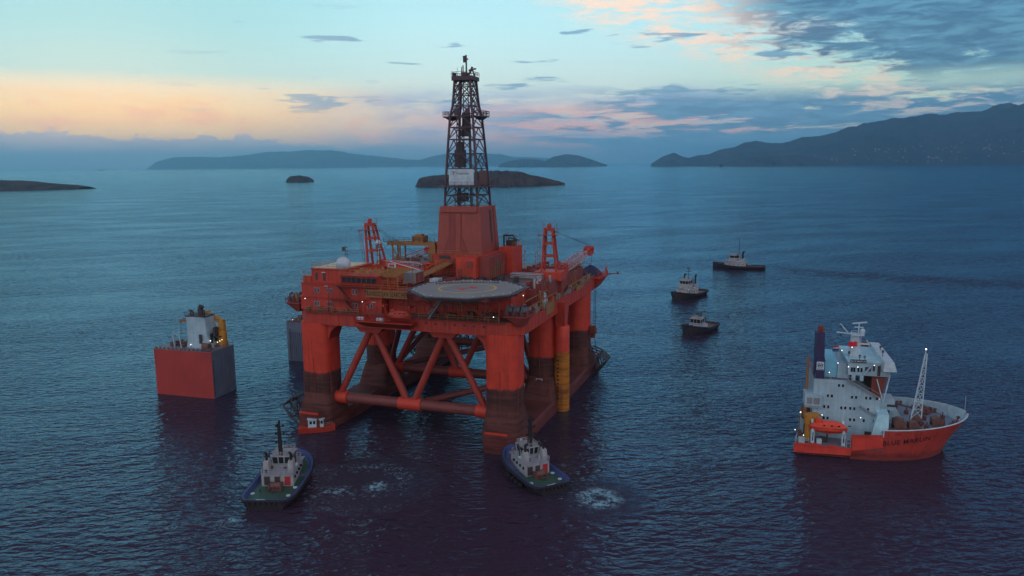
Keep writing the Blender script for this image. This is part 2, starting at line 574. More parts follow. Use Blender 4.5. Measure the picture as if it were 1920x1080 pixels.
# churned water beside the two near tugs
dA, dB, dC = dist_to(-29, 144.5), dist_to(16.0, 136.6, 1, .9), dist_to(-50.6, 128.3, 1, 1)
churn = t.noise(t.comb(t.mul(px_, .55), t.mul(py_, .55), 2.0), 1, 6, .65, 1.2)
H = t.add(H, t.mul(t.mul(t.add(t.smooth(dA, 6, 16, 1, 0), t.smooth(dB, 3, 11, 1, 0)), churn), 1.6))
wk = t.math('ABSOLUTE', t.sub(py_, t.sub(441.0, t.mul(t.sub(px_, 148.0), .62))))
wake = t.mul(t.mul(t.smooth(wk, 4, 26, 1, 0), t.smooth(px_, 140, 170)), t.smooth(w1, .3, .6))
H = t.add(H, t.mul(t.mul(wake, w2), .95))
bump = t.node('ShaderNodeBump')
bump.inputs['Strength'].default_value = 1.0
bump.inputs['Distance'].default_value = 1.0
t.l.new(H, bump.inputs['Height'])
fr = t.node('ShaderNodeFresnel')
fr.inputs['IOR'].default_value = 1.33
t.l.new(bump.outputs[0], fr.inputs['Normal'])
dif = t.node('ShaderNodeBsdfDiffuse')
gl = t.node('ShaderNodeBsdfGlossy')
gl.inputs['Roughness'].default_value = .09
gl.inputs['Color'].default_value = (.37, .765, 1.0, 1)
t.l.new(bump.outputs[0], gl.inputs['Normal'])
fo = t.noise(t.comb(t.mul(px_, .9), t.mul(py_, .9), 4.0), 1, 7, .68, .8)
swirl = t.math('SINE', t.add(t.add(t.mul(dA, .75), t.mul(churn, 15.0)), t.mul(t.math('ARCTAN2', t.sub(px_, -29.0), t.sub(py_, 144.5)), 1.0)))
fA = t.mul(t.mul(t.mul(t.smooth(dA, 3, 7), t.smooth(dA, 9, 16, 1, 0)), t.smooth(swirl, .35, 1.0)), t.smooth(fo, .47, .66))
fA = t.mul(fA, .6)
fA2 = t.mul(t.smooth(t.add(dist_to(-27.0, 143.0, 1, .8), t.mul(t.sub(churn, .5), 5.0)), .4, 3.0, 1, 0), t.smooth(fo, .42, .60))
fA3 = t.mul(t.smooth(t.add(dist_to(-34.5, 141.0, .7, .9), t.mul(t.sub(churn, .5), 6.0)), .3, 3.0, 1, 0), t.smooth(fo, .46, .64))
ringB = t.math('ABSOLUTE', t.sub(dB, t.add(2.6, t.mul(t.sub(churn, .5), 2.6))))
fB = t.mul(t.smooth(ringB, .2, 2.4, 1, 0), t.smooth(fo, .40, .60))
fB2 = t.mul(t.smooth(dist_to(13.5, 141, 1, .7), 1, 9, 1, 0), t.smooth(t.add(fo, t.mul(t.sub(w2, .5), .4)), .58, .68))
fC = t.mul(t.smooth(dC, .5, 2.6, 1, 0), t.smooth(fo, .47, .58))
fD = t.mul(t.smooth(dist_to(26, 154, .55, 1.0), 2, 13, 1, 0), t.smooth(t.add(fo, t.mul(t.sub(w1, .5), .9)), .60, .78))
foam = t.math('MAXIMUM', t.math('MAXIMUM', t.math('MAXIMUM', fA, fA2), t.math('MAXIMUM', fA3, fC)), t.math('MAXIMUM', t.math('MAXIMUM', fB, fB2), t.mul(fD, .6)))
t.l.new(t.mix(foam, (.055, .034, .055, 1), (.30, .56, .64, 1)), dif.inputs['Color'])
mx = t.node('ShaderNodeMixShader')
t.l.new(t.mul(fr.outputs[0], t.sub(1.0, t.mul(foam, .8))), mx.inputs[0])
t.l.new(dif.outputs[0], mx.inputs[1])
t.l.new(gl.outputs[0], mx.inputs[2])
out = t.node('ShaderNodeOutputMaterial')
t.l.new(mx.outputs[0], out.inputs[0])
M['sea'] = mt
L = 58000
MB().add([(-L, -L, 0), (L, -L, 0), (L, L, 0), (-L, L, 0)], [(0, 1, 2, 3)]).build('sea', 'sea', None, False, kind='structure')

# ------------------------------------------------------------------ hills and islands


def rock_mat(name, a, b_, scale):
    mt, t, b = new_mat(name)
    tcx = t.node('ShaderNodeNewGeometry')
    nz = t.noise(tcx.outputs['Position'], scale, 8, .62)
    nz2 = t.noise(tcx.outputs['Position'], scale * 6, 6, .6)
    t.l.new(t.mix(t.smooth(t.add(t.mul(nz, .6), t.mul(nz2, .4)), .38, .62), a + (1,), b_ + (1,)), b.inputs['Base Color'])
    b.inputs['Roughness'].default_value = .95
    b.inputs['Specular IOR Level'].default_value = .1
    return mt


M['hill'] = rock_mat('hill_scrub', (.02, .014, .03), (.05, .036, .055), .003)
M['island'] = rock_mat('island_scrub', (.035, .026, .028), (.085, .058, .05), .03)


def ridge(name, prof, D, wk, wb, mat, rough=.12, power=1.6, nx=180, ny=26, seed=0):
    pts = [at_depth(x, y, D) for x, y in prof]
    xs = [p.x for p in pts]

    def hh(x):
        for a, b in zip(pts, pts[1:]):
            if a.x <= x <= b.x:
                k = (x - a.x) / max(1e-6, b.x - a.x)
                return max(0.0, a.z + (b.z - a.z) * k)
        return 0.0
    span = xs[-1] - xs[0]

    def surf(x, tt):
        h = hh(x)
        w = wk * h + wb
        sc = span / 14
        nz = mnoise.fractal(Vector((x / sc, tt * 2.2 + seed * 7.1, seed * 3.3)), .9, 2.1, 6)
        nz1 = mnoise.fractal(Vector((x / sc * 5, seed, 0)), .8, 2.1, 5)
        z = h * (1 - abs(tt) ** power) * (1 + rough * nz * min(1, abs(tt) * 3)) * (1 + .035 * nz1)
        return Vector((x, D + tt * w * (1 + .18 * nz), z - 1.2 * abs(tt)))
    vs, fs = [], []
    for i in range(nx + 1):
        x = xs[0] + span * i / nx
        for j in range(ny + 1):
            vs.append(surf(x, -1 + 2 * j / ny))
    for i in range(nx):
        for j in range(ny):
            a = i * (ny + 1) + j
            fs.append((a, a + ny + 1, a + ny + 2, a + 1))
    o = MB().add(vs, fs).build(name, mat, None, True, kind='structure')
    return o, surf, pts


hill_o, hill_surf, hill_pts = ridge('hills', [(1222, 306), (1226, 304), (1241, 294), (1263, 286), (1277, 292.5), (1292, 296), (1309, 291), (1327, 289.5), (1350, 281), (1380, 274.5), (1399, 267), (1416, 264), (1436, 267), (1462, 269), (1485, 264), (1507, 256), (1519, 257), (1545, 253.5), (1575, 244.5), (1594, 237), (1605, 237), (1620, 231), (1657, 225), (1687, 220.5), (1721, 218), (1736, 214), (1753, 213), (1762, 215.6), (1785, 211), (1815, 209), (1841, 209), (1860, 202), (1875, 195), (1897, 193.5), (1920, 194.6), (2000, 188), (2200, 205), (2500, 240), (2700, 300)], 11000, 1.15, 60, 'hill', .25, 1.25, 420, 40, 1)
ridge('headland', [(1352, 307), (1375, 302), (1420, 294), (1460, 291.5), (1500, 291), (1530, 294), (1555, 301), (1570, 306)], 9300, 1.6, 60, 'hill', .2, 1.5, 120, 20, 2)
ridge('far_hills', [(279, 313.5), (284, 311), (294, 303), (325, 295), (375, 294), (412, 295), (462, 290.6), (500, 285), (544, 284), (581, 281), (631, 282.5), (656, 287.5), (719, 294), (762, 299), (787, 300), (812, 292.5), (840, 287), (875, 287), (937, 289), (962, 294), (1000, 295), (1030, 297), (1062, 303), (1080, 306)], 24000, 1.2, 100, 'hill', .2, 1.5, 200, 20, 3)
ridge('island', [(934, 310), (940, 307), (950, 303), (975, 298), (1006, 299), (1025, 303), (1034, 308)], 13500, 1.4, 60, 'hill', .2, 1.5, 80, 16, 4)
ridge('island', [(1004, 310), (1018, 304), (1037, 294), (1062, 289), (1087, 292), (1112, 300), (1128, 306), (1138, 309)], 13000, 1.4, 60, 'hill', .2, 1.5, 80, 16, 5)
ridge('island', [(780, 347.5), (783, 343), (787, 334), (812, 329), (837, 328), (875, 325), (906, 322), (950, 320.5), (975, 322), (987, 326), (1000, 329), (1025, 334), (1040, 338), (1052, 341.3), (1058, 342.5)], 2230, 2.2, 22, 'island', .2, 3.0, 160, 20, 6)
ridge('island', [(538, 338), (541, 334), (546, 330.5), (562, 329), (571, 330.5), (579, 332), (584, 335), (587, 337.5)], 2990, 1.2, 8, 'island', .35, 2.5, 60, 14, 7)
ridge('coast', [(-420, 318), (-150, 333), (0, 338.5), (25, 339), (50, 342), (81, 342.5), (125, 345.6), (150, 348), (163, 350.2)], 2330, 8.0, 12, 'island', .2, 2.0, 140, 20, 8)

# town on the slope: single houses, too small in the picture to show parts
hb = MB()
hb.prism_y([(-7, -4), (7, -4), (7, 7), (0, 10), (-7, 7)], -6, 6)
ho = hb.build('house', 'house', None, False)
hl = 'small pale house among the town houses low on the dark hillside'
first = True
k = 0
while k < 170:
    pxx = 1400 + 560 * random.random() ** .6
    x = at_depth(pxx, 280, 11000).x
    tt = -random.uniform(.62, .97) if pxx > 1560 else -random.uniform(.7, .95)
    if mnoise.noise(Vector((x / 260, tt * 9, 3))) < -.1:
        continue
    p = hill_surf(x, tt)
    o = ho if first else ho.copy()
    if not first:
        COL.objects.link(o)
    first = False
    o.location = p
    s_ = random.uniform(.7, 1.5)
    o.scale = (s_ * random.uniform(.8, 1.6), s_, s_ * random.uniform(.8, 1.3))
    o.rotation_euler = (0, 0, random.uniform(-.5, .5))
    o['label'], o['category'], o['group'] = hl, 'house', 'town houses on the hillside'
    k += 1

# ------------------------------------------------------------------ drilling rig (local x along its front, y away from the viewer, z up)
rig = thing('drilling_rig', 'huge red semi-submersible drilling rig with a tall dark lattice derrick and a grey helideck', 'drilling rig', (-26.15, 166.87, 0), R(-19.55))
CX, CY = 23.5, (7, 36.0, 69.5)


def part(mb, name, mat, parent=rig, **kw):
    return mb.build(name, mat, parent, **kw)


# pontoons with raked bows, and the flared column footings standing on them
for s in (-1, 1):
    o_ = MB()
    x0, x1 = s * CX - 4.4, s * CX + 4.4
    cx = s * CX
    ring = lambda y, hw, zb, zt, e: [(cx - hw + e, y, zb), (cx + hw - e, y, zb), (cx + hw, y, zt - .7), (cx + hw - .5, y, zt), (cx - hw + .5, y, zt), (cx - hw, y, zt - .7)]
    o_.loft([ring(.2, 2.6, -2.5, 4.2, 0), ring(1.0, 3.0, -3, 4.6, 0), ring(3.6, 4.3, -4, 4.2, 0), ring(10, 4.5, -4, 3.2, 0), ring(79, 4.5, -4, 3.0, 0), ring(83, 3.0, -3, 2.8, 0), ring(85, 2.2, -2, 2.4, 0)])
    pt = part(o_, 'pontoon', 'pontoon')
    part(MB().box(cx - 2.4, cx + 2.7, .05, .6, 4.3, 4.7), 'bow_ledge', 'red2', pt)
    for cy in CY:
        st = lambda rg, k: [(p[0], cy + (p[1] - cy) * k, p[2]) for p in rg]
        f2 = MB().loft([st(rsq(cx, cy, 2.6, 4.4, 1.2), 1.5 if cy > 10 else 1.12), st(rsq(cx, cy, 5.0, 4.2, 1.4), 1.3 if cy > 10 else 1.06), rsq(cx, cy, 8.6, 3.7, 1.8)])
        part(f2, 'column_footing', 'footing')
    for cy in CY:
        c2 = MB()
        if cy == CY[0]:
            c2.loft([rsq(cx, cy, z, 3.65, 1.75) for z in (3, 9, 13.6, 20, 25.6)])
        else:
            c2.lathe((cx, cy, 0), [(3.95, 3), (3.95, 9), (3.95, 13.6), (3.95, 20), (3.95, 25.6)], 28)
        col = part(c2, 'column', 'column')
        d = MB()
        for k in range(3):                   # pipe runs on the column side
            a = R(-150 + 61 * k)
            px, py = cx + 4.02 * math.cos(a), cy + 4.02 * math.sin(a)
            if cy == CY[0]:
                px, py = cx + max(-3.72, min(3.72, 4.9 * math.cos(a))), cy + max(-3.72, min(3.72, 4.9 * math.sin(a)))
            d.tube((px, py, 5.5 + (k % 3) * 1.6), (px, py, 13.4 + (k % 2) * 4), .08, 5)
        part(d, 'riser_pipe', 'darkred', col)

# mooring fairlead and chain on the far right column; bolster racks
fl = MB().box(27.3, 28.9, 68.2, 69.8, 11.2, 14.8).box(27.6, 29.3, 67.9, 70.1, 12.4, 14.0)
part(fl, 'fairlead', 'rust')
ch = MB()
for dx in (0, .5):
    k = 0
    z = 27.6
    while z > 14.6:
        ch.box(28.55 + dx, 28.72 + dx, 68.9, 69.05, z - .38, z)
        z -= .5
ch.path([(28.8, 69, 11.5), (29.5, 68.6, 8), (30.4, 68.4, 5.2)], .1, 5)
part(ch, 'mooring_chain', 'dark')


def bolster(cx, y0, sgn, zb):
    b = MB()
    ys = (y0, y0 + 2.6, y0 + 5.2)
    for y in ys:
        p = [(cx, y, zb + 5.4), (cx + sgn * 2.6, y, zb + 4.4), (cx + sgn * 5.0, y, zb + 2.4), (cx + sgn * 3.0, y, zb - .5), (cx, y, zb - 2.6)]
        b.path(p, .19, 6)
        b.tube(p[1], p[3], .13, 6).tube(p[0], p[3], .13, 6).tube(p[2], p[4], .13, 6).tube(p[1], p[4], .12, 6)
    for i in range(5):
        q = [(cx, 0, zb + 5.4), (cx + sgn * 2.6, 0, zb + 4.4), (cx + sgn * 5.0, 0, zb + 2.4), (cx + sgn * 3.0, 0, zb - .5), (cx, 0, zb - 2.6)][i]
        b.tube((q[0], ys[0], q[2]), (q[0], ys[2], q[2]), .17, 6)
    for y in (y0 + .6, y0 + 1.3, y0 + 2, y0 + 3.3, y0 + 4, y0 + 4.7):
        b.tube((cx + sgn * 2.6, y, zb + 4.4), (cx + sgn * 5.0, y, zb + 2.4), .09, 5)
    part(b, 'anchor_bolster', 'dark')


bolster(-27.6, 3.2, -1, 2.3)
bolster(27.8, 67.5, 1, 2.4)
bolster(-27.2, 66.5, -1, 3.4)
b = MB()
for y in (75, 79.5):
    for x in (-19, -16.4, -13.8):
        b.tube((x, y, 2), (x, y, 11), .17, 6)
    for z in (4, 7, 10.6):
        b.tube((-19, y, z), (-13.8, y, z), .15, 6)
    for x in (-19, -16.4):
        b.tube((x, y, 4), (x + 2.6, y, 7), .12, 6).tube((x, y, 10.6), (x + 2.6, y, 7), .12, 6)
part(b, 'anchor_bolster', 'dark')

# yellow-banded outer sponson with its tapered bracket to the deck
sp = MB().lathe((28.7, 34.4, 0), [(1.9, -2), (1.9, 8), (1.9, 15), (1.9, 21.6), (1.75, 21.9)], 24)
sp = part(sp, 'sponson', 'sponson')
dm_ = MB()
for k in range(11):
    z = 3 + k * 1.0
    a = R(-112 + 2 * (k % 2))
    for j in range(2):
        aa = a + R(j * 9)
        dm_.box(28.7 + 1.9 * math.cos(aa) - .1, 28.7 + 1.9 * math.cos(aa) + .12, 34.4 + 1.93 * math.sin(aa) - .03, 34.4 + 1.93 * math.sin(aa) + .03, z, z + .42)
part(dm_, 'draught_marks', 'text', sp)
part(MB().frustum(28.6, 34.4, 21.8, 28.0, 1.2, 1.2, 1.4, 2.2), 'bracket', 'red')
part(MB().box(22.6, 22.72, 31.9, 32.1, 6.6, 8.2).box(24.1, 24.22, 31.9, 32.1, 6.6, 8.2).box(22.6, 24.22, 31.9, 32.1, 6.5, 6.62).box(22.6, 24.22, 31.9, 32.1, 8.15, 8.27), 'load_mark', 'textw')

# tubular bracing
for cy in CY:
    y = cy
    part(MB().tube((-20.2, y, 7), (20.2, y, 7), 1.25, 20), 'horizontal_brace', 'brace')
    part(MB().tube((-2.9, y, 7), (2.9, y, 7), 1.5, 20), 'brace_node', 'red2')
    for s in (-1, 1):
        part(MB().tube((s * 16.6, y, 7), (s * 20.6, y, 7), 1.5, 20), 'brace_node', 'red2')
        part(MB().tube((s * 9.0, y, 25.6), (s * 18.8, y, 7.6), .8, 16), 'diagonal_brace', 'bracered')
        part(MB().tube((s * 9.6, y, 25.6), (s * .9, y, 7.6), .8, 16), 'diagonal_brace', 'bracered')
        part(MB().prism_y([(s * 9.3 - 4.2, 25.6), (s * 9.3 - 2.4, 23.7), (s * 9.3 + 2.4, 23.7), (s * 9.3 + 4.2, 25.6)], y - 1.6, y + 1.6), 'brace_gusset', 'red')
for s in (-1, 1):                              # inclined braces along the rig, from the column feet up to the deck
    for x0, y0, x1, y1 in ((19.8, CY[1] - 2.5, 8, CY[0] + 13), (19.8, CY[1] + 2.5, 8, CY[2] - 15), (19.8, CY[2] - 2.5, 8, CY[1] + 14)):
        part(MB().tube((s * x0, y0, 7.6), (s * x1, y1, 25.6), .7, 14), 'inclined_brace', 'brace')
part(MB().box(-14, 14, 14, 62, 23.6, 25.4), 'underdeck_box', 'dark')
for y0, y1 in ((CY[0], CY[1]), (CY[2], CY[1])):
    for s in (-1, 1):
        part(MB().tube((s * 1.2, y0 + (1 if y1 > y0 else -1), 7.0), (s * 20.2, y1, 7.2), .8, 14), 'plan_brace', 'brace')

# hull of the upper deck
MB_ = MB()
poly = [(-24.8, 3.4), (25.0, 3.4), (28.2, 6.6), (28.2, 76), (25.5, 79), (-25.5, 79), (-28.2, 76), (-28.2, 6.6)]
MB_.prism(poly, 25.3, 28.3)
for k in range(22):                            # vertical stiffeners on the skirt
    x = -22.5 + k * 2.15
    MB_.box(x - .06, x + .06, 3.32, 3.42, 25.4, 28.2)
for k in range(26):
    y = 9 + k * 2.6
    MB_.box(28.18, 28.28, y - .06, y + .06, 25.4, 28.2)
deck = part(MB_, 'deck_hull', 'red')
inset = [(-24.6, 3.8), (24.8, 3.8), (27.7, 6.9), (27.7, 75.8), (25.3, 78.5), (-25.3, 78.5), (-27.7, 75.8), (-27.7, 6.9)]
part(MB().prism(inset, 28.3, 28.42), 'main_deck', 'deckgrey')
sk = MB()
for k in range(7):
    x = 6 + k * 2.3
    sk.box(x, x + .5, 3.30, 3.41, 27.0, 27.5)
sk.build_each('vent_opening', 'dark', deck)
for s in (-1, 1):
    for cy in CY:
        h = MB()
        ins = -s
        h.prism_y([(s * CX - ins * 0 + ins * 3.4, 20.8), (s * CX + ins * 3.4, 25.35), (s * CX + ins * 6.6, 25.35), (s * CX + ins * 4.4, 23.6)], cy - 2.4, cy + 2.4)
        part(h, 'haunch', 'red')

# walkway brackets and handrails round the deck
rl = MB()
rl.rail([(-24.8, 3.0, 28.4), (-10.5, 3.0, 28.4)], 1.1, .05)
rl.rail([(4.6, 3.0, 28.4), (23.6, 3.0, 28.4)], 1.1, .05)
rl.rail([(28.1, 9, 28.4), (28.1, 36, 28.4)], 1.1, .06)
rl.rail([(28.1, 48, 28.4), (28.1, 76, 28.4), (25.4, 78.8, 28.4), (-25, 78.8, 28.4)], 1.1, .06)
part(rl, 'handrail', 'rail')
part(MB().box(-24.8, 25, 2.7, 4.2, 28.25, 28.38), 'walkway', 'darkred')


def house(name, x0, x1, y0, y1, z0, z1, mat='red', eave=.25, parent=rig):
    b = MB().box(x0, x1, y0, y1, z0, z1)
    b.box(x0 - eave, x1 + eave, y0 - eave, y1 + eave, z1, z1 + .18)
    return part(b, name, mat, parent)


def window(x, y, z, w, h, parent, frame='white'):
    f_ = MB().box(x - w / 2 - .08, x + w / 2 + .08, y - .07, y + .02, z - h / 2 - .08, z + h / 2 + .08).build('window', frame, parent, False)
    MB().box(x - w / 2, x + w / 2, y - .10, y - .06, z - h / 2, z + h / 2).build('pane', 'glass', f_, False)


A1 = house('accommodation_block', -27.2, -5.6, 5.0, 21, 28.42, 31.4)
A2 = house('accommodation_block', -27.0, -5.6, 5.25, 21, 31.58, 34.6)
for zc, A in ((30.0, A1), (33.1, A2)):
    for xa in (-22.8, -19.3, -12.6, -8.6):
        for dx in (-.42, .42):
            window(xa + dx, A is A1 and 5.0 or 5.25, zc, .34, .95, A)
ladder = MB()
for i, (z0, z1, xa, xb) in enumerate(((28.5, 31.5, -15.0, -12.2), (31.6, 34.6, -16.6, -13.6))):
    ladder.beam((xa, 4.3, z1), (xb, 4.3, z0), .9, .14).path([(xa, 3.9, z1 + 1), (xb, 3.9, z0 + 1)], .05, 4).path([(xa, 4.7, z1 + 1), (xb, 4.7, z0 + 1)], .05, 4)
ladder.box(-18.6, -9.8, 3.4, 5.0, 31.35, 31.45).rail([(-18.6, 3.45, 31.45), (-9.8, 3.45, 31.45)], 1.1, .045)
ladder.box(-17.2, -6.2, 3.7, 5.2, 34.5, 34.6)
for x in (-18.5, -9.9):
    ladder.tube((x, 3.5, 28.4), (x, 3.5, 34.6), .07, 5)
part(ladder, 'outside_stairway', 'darkred')
A3 = house('upper_house', -24.9, -15.7, 6.5, 19, 34.78, 37.9)
part(MB().prism([(-24.4, 7.2), (-16.6, 7.2), (-16.6, 18), (-24.4, 18)], 38.08, 38.22), 'roof_coating', 'cream', A3)
for x in (-23.5, -21.4):
    part(MB().box(x - .3, x + .3, 6.42, 6.5, 35.2, 37.0), 'door', 'dark', A3)
part(MB().rail([(-24.9, 6.6, 38.05), (-15.8, 6.6, 38.05)], 1.1, .05).rail([(-24.9, 6.6, 38.05), (-24.9, 18.6, 38.05)], 1.1, .05).rail([(-27.1, 5.4, 34.75), (-25, 5.4, 34.75)], 1.1, .05).rail([(-27.1, 5.4, 34.75), (-27.1, 19, 34.75)], 1.1, .05), 'handrail', 'rail', A3)
lt = MB()
for x, z in ((-20.6, 37.4), (-20.0, 34.2), (-16.2, 31.2), (-7.6, 31.0)):
    lt.box(x - .5, x + .5, 4.85, 5.0, z - .07, z + .07)
lt.build_each('lamp_housing', 'whiteclean', rig)
CR = MB()
CR.hexa([(-15.5, 4.6, 34.7), (-5.7, 4.6, 34.7), (-5.7, 13, 34.7), (-15.5, 13, 34.7), (-15.5, 4.0, 37.0), (-5.7, 4.0, 37.0), (-5.7, 13, 37.0), (-15.5, 13, 37.0)])
CR.box(-15.8, -5.4, 3.7, 13.2, 37.0, 37.25)
CR = part(CR, 'control_room', 'red')
for k in range(7):
    x = -14.6 + k * 1.3
    wd = MB().box(x - .55, x + .55, 4.04, 4.3, 35.55, 36.55).build('window', 'glass', CR, False)
    MB().box(x + .57, x + .73, 4.0, 4.3, 35.5, 36.6).build('mullion', 'darkred', wd, False)
part(MB().box(-15.5, -5.7, 3.98, 4.4, 36.62, 36.72), 'window_visor', 'darkred', CR)
part(MB().box(-27.2, -24.95, 6.4, 15, 34.78, 36.2), 'side_locker', 'red')

# yellow name board
nb = part(MB().box(-9.4, 1.3, 4.35, 4.55, 32.25, 34.0), 'name_board', 'ochre')
lettering('TRANSOCEAN SEARCHER', 1.3, 'text', nb, lambda x, y: Vector((-4.05 + x * .66, 4.32, 32.55 + y * 1.25)), bold=.02)
part(MB().rail([(-9.6, 4.2, 34.0), (1.4, 4.2, 34.0)], 1.1, .05).rail([(-4.8, 4.2, 35.2), (1.4, 4.4, 35.2)], 1.0, .05), 'handrail', 'rail')

# deckhouse behind the helideck
D1 = house('deckhouse', -5.4, 24.0, 8.0, 22, 28.42, 33.2, 'red', .1)
part(MB().box(-5.4, 20.5, 6.2, 8.0, 31.6, 33.1), 'service_gallery', 'darkred')
part(MB().box(17.5, 25.2, 6.5, 9.5, 30.6, 33.6), 'equipment_box', 'red2')
for xa in (8.6, 12.4, 16.0, 19.2):
    for dx in (-.5, 0, .5):
        part(MB().box(xa + dx - .12, xa + dx + .12, 7.93, 8.0, 29.5, 30.8), 'window', 'rail', D1)
part(MB().box(-5.4, 26.5, 20, 64, 28.42, 33.0), 'drill_floor_hull', 'darkred')
part(MB().box(-26, -6, 22, 64, 28.42, 34.3), 'pipe_deck_hull', 'darkred')
part(MB().box(-5.4, 26.5, 22.5, 64, 33.0, 33.14), 'pipe_deck', 'deckgrey')
part(MB().box(-26, -6, 22.2, 64, 34.3, 34.42), 'pipe_deck', 'deckgrey')

# helideck: octagon with netting, markings, lights and under-frame
HX, HY, HZ, HR = 15.0, 6.6, 35.0, 12.4
octo = [(HX + HR * math.cos(R(22.5 + 45 * i)), HY + HR * math.sin(R(22.5 + 45 * i))) for i in range(8)]
octb = [(HX + (HR + 1.3) * math.cos(R(22.5 + 45 * i)), HY + (HR + 1.3) * math.sin(R(22.5 + 45 * i))) for i in range(8)]
heli = part(MB().prism(octo, HZ - .5, HZ), 'helideck', 'helideck')
part(MB().prism([((x - HX) * .985 + HX, (y - HY) * .985 + HY) for x, y in octo], HZ - .95, HZ - .5), 'edge_girder', 'dark', heli)
nt = MB()
for i in range(8):
    a, b2, c2, d2 = octo[i], octo[(i + 1) % 8], octb[(i + 1) % 8], octb[i]
    nt.hexa([(a[0], a[1], HZ - .32), (b2[0], b2[1], HZ - .32), (c2[0], c2[1], HZ - .1), (d2[0], d2[1], HZ - .1), (a[0], a[1], HZ - .24), (b2[0], b2[1], HZ - .24), (c2[0], c2[1], HZ - .02), (d2[0], d2[1], HZ - .02)])
part(nt, 'safety_net', 'dark', heli)


def flat_ring(cx, cy, z, r0, r1, k=64):
    b = MB()
    ring0 = [(cx + r0 * math.cos(2 * math.pi * i / k), cy + r0 * math.sin(2 * math.pi * i / k), z) for i in range(k)]
    ring1 = [(cx + r1 * math.cos(2 * math.pi * i / k), cy + r1 * math.sin(2 * math.pi * i / k), z) for i in range(k)]
    b.add(ring0 + ring1, [(i, (i + 1) % k, k + (i + 1) % k, k + i) for i in range(k)])
    return b


hv = Vector((95, -150, 0)).normalized()         # the markings face the approach side
ha = math.atan2(HY + 148.5, HX - 80.5)           # direction from the viewer's side across the deck
ux, uy = math.sin(ha), -math.cos(ha)
place = lambda x, y, z=.012: Vector((HX + ux * x - uy * y, HY + uy * x + ux * y, HZ + z))
part(flat_ring(HX, HY, HZ + .008, 6.0, 6.55), 'landing_circle', 'heliyel', heli)
hm = MB()
for q in ([(-2.6, -1.9), (-1.5, -1.9), (-1.5, 1.9), (-2.6, 1.9)], [(1.5, -1.9), (2.6, -1.9), (2.6, 1.9), (1.5, 1.9)], [(-1.5, -.5), (1.5, -.5), (1.5, .5), (-1.5, .5)]):
    rr = R(28)
    hm.add([place(.8 * (x * math.cos(rr) - y * math.sin(rr)), .8 * (x * math.sin(rr) + y * math.cos(rr))) for x, y in q], [(0, 1, 2, 3)])
part(hm, 'landing_letter', 'helired', heli, smooth=False)
lettering('TRANSOCEAN SEARCHER', 1.7, 'textd', heli, lambda x, y: place(x * .68, 7.4 + y * 1.75 - .012 * x * x), bold=.03)
hl_ = MB()
for i in range(8):
    for k in range(4):
        a, b2 = Vector(octo[i]), Vector(octo[(i + 1) % 8])
        p = a.lerp(b2, (k + .5) / 4) * .985 + Vector((HX, HY)) * .015
        hl_.box(p.x - .09, p.x + .09, p.y - .09, p.y + .09, HZ, HZ + .14)
hl_.build_each('perimeter_light', 'whiteclean', heli)
un = MB()
for k in range(5):
    y = HY - 9 + 4.4 * k
    hw = min(HR - .8, math.sqrt(max(1, HR * HR - (y - HY) ** 2)) - .4)
    un.beam((HX - hw, y, HZ - .9), (HX + hw, y, HZ - .9), .25, .7)
for x in (HX - 8, HX - 3, HX + 3, HX + 8):
    un.beam((x, HY - 8, HZ - 1.1), (x, HY + 8, HZ - 1.1), .25, .8)
for x0, x1 in ((HX - 6, HX - 8), (HX + 1, HX + 6), (HX + 9, HX + 4), (HX - 9, HX - 3)):
    un.tube((x0, HY - 6.5, HZ - 1.2), (x1, 3.6, 28.5), .15, 6)
for x in (HX - 8, HX - 4, HX, HX + 5, HX + 8.4):
    un.tube((x, 3.8, HZ - 1.2), (x, 3.8, 28.4), .17, 6)
part(un, 'support_frame', 'darkred', heli)
hs = MB().beam((7.6, 2.4, 28.6), (11.4, 2.0, 33.6), 1.0, .2).box(11.2, 15.2, .2, 2.6, 33.3, 33.45).rail([(11.2, .2, 33.45), (15.2, .2, 33.45)], 1.2, .07, 1.0)
hs.path([(7.6, 1.9, 29.7), (11.4, 1.5, 34.6)], .08, 5).path([(7.6, 2.9, 29.7), (11.4, 2.5, 34.6)], .08, 5)
for k in range(8):
    hs.tube((7.9 + k * .48, 1.95, 28.9 + k * .63), (7.9 + k * .48, 1.95, 30.0 + k * .63), .05, 4)
for x in (11.3, 13, 15.1):
    hs.tube((x, .3, 33.4), (x + 1.0, 2.6, 31.4), .08, 5)
part(hs, 'helideck_stairway', 'grey')

# drill floor, cladding and derrick
DX, DY = 2.1, 38.5
sb = MB().box(DX - 6.4, DX + 8.0, 29.5, 47, 33.14, 39.3)
sub = part(sb, 'drill_floor_house', 'red')
part(MB().box(3.6, 8.9, 26.6, 29.5, 34.0, 39.2), 'equipment_box', 'red2')
part(MB().box(8.95, 11.8, 28.4, 40, 33.6, 39.0), 'equipment_box', 'darkred')
part(MB().box(9.6, 13.4, 41, 49, 33.2, 40.4), 'equipment_box', 'red2')
for x0, x1, z0, z1 in ((4.2, 5.2, 34.1, 36.3), (6.4, 8.2, 36.6, 38.2)):
    part(MB().box(x0, x1, 26.5, 26.6, z0, z1), 'door', 'darkred', sub)
for y0, y1, z0, z1 in ((30, 31.2, 33.8, 36), (33, 36, 35.4, 37.6)):
    part(MB().box(11.8, 11.88, y0, y1, z0, z1), 'door', 'brown', sub)
pz = MB()
for k in range(5):
    pz.tube((4.0 + k * .9, 26.45, 33.9), (4.0 + k * .9, 26.45, 36.4 + (k % 3) * .9), .07, 5)
for k in range(7):
    pz.tube((DX - 6.0 + k * .8, 29.38, 33.4), (DX - 6.0 + k * .8, 29.38, 36 + (k % 3)), .08, 5)
    pz.tube((11.92, 29.5 + k * 1.4, 33.8), (11.92, 29.5 + k * 1.4, 36 + (k % 4) * .7), .08, 5)
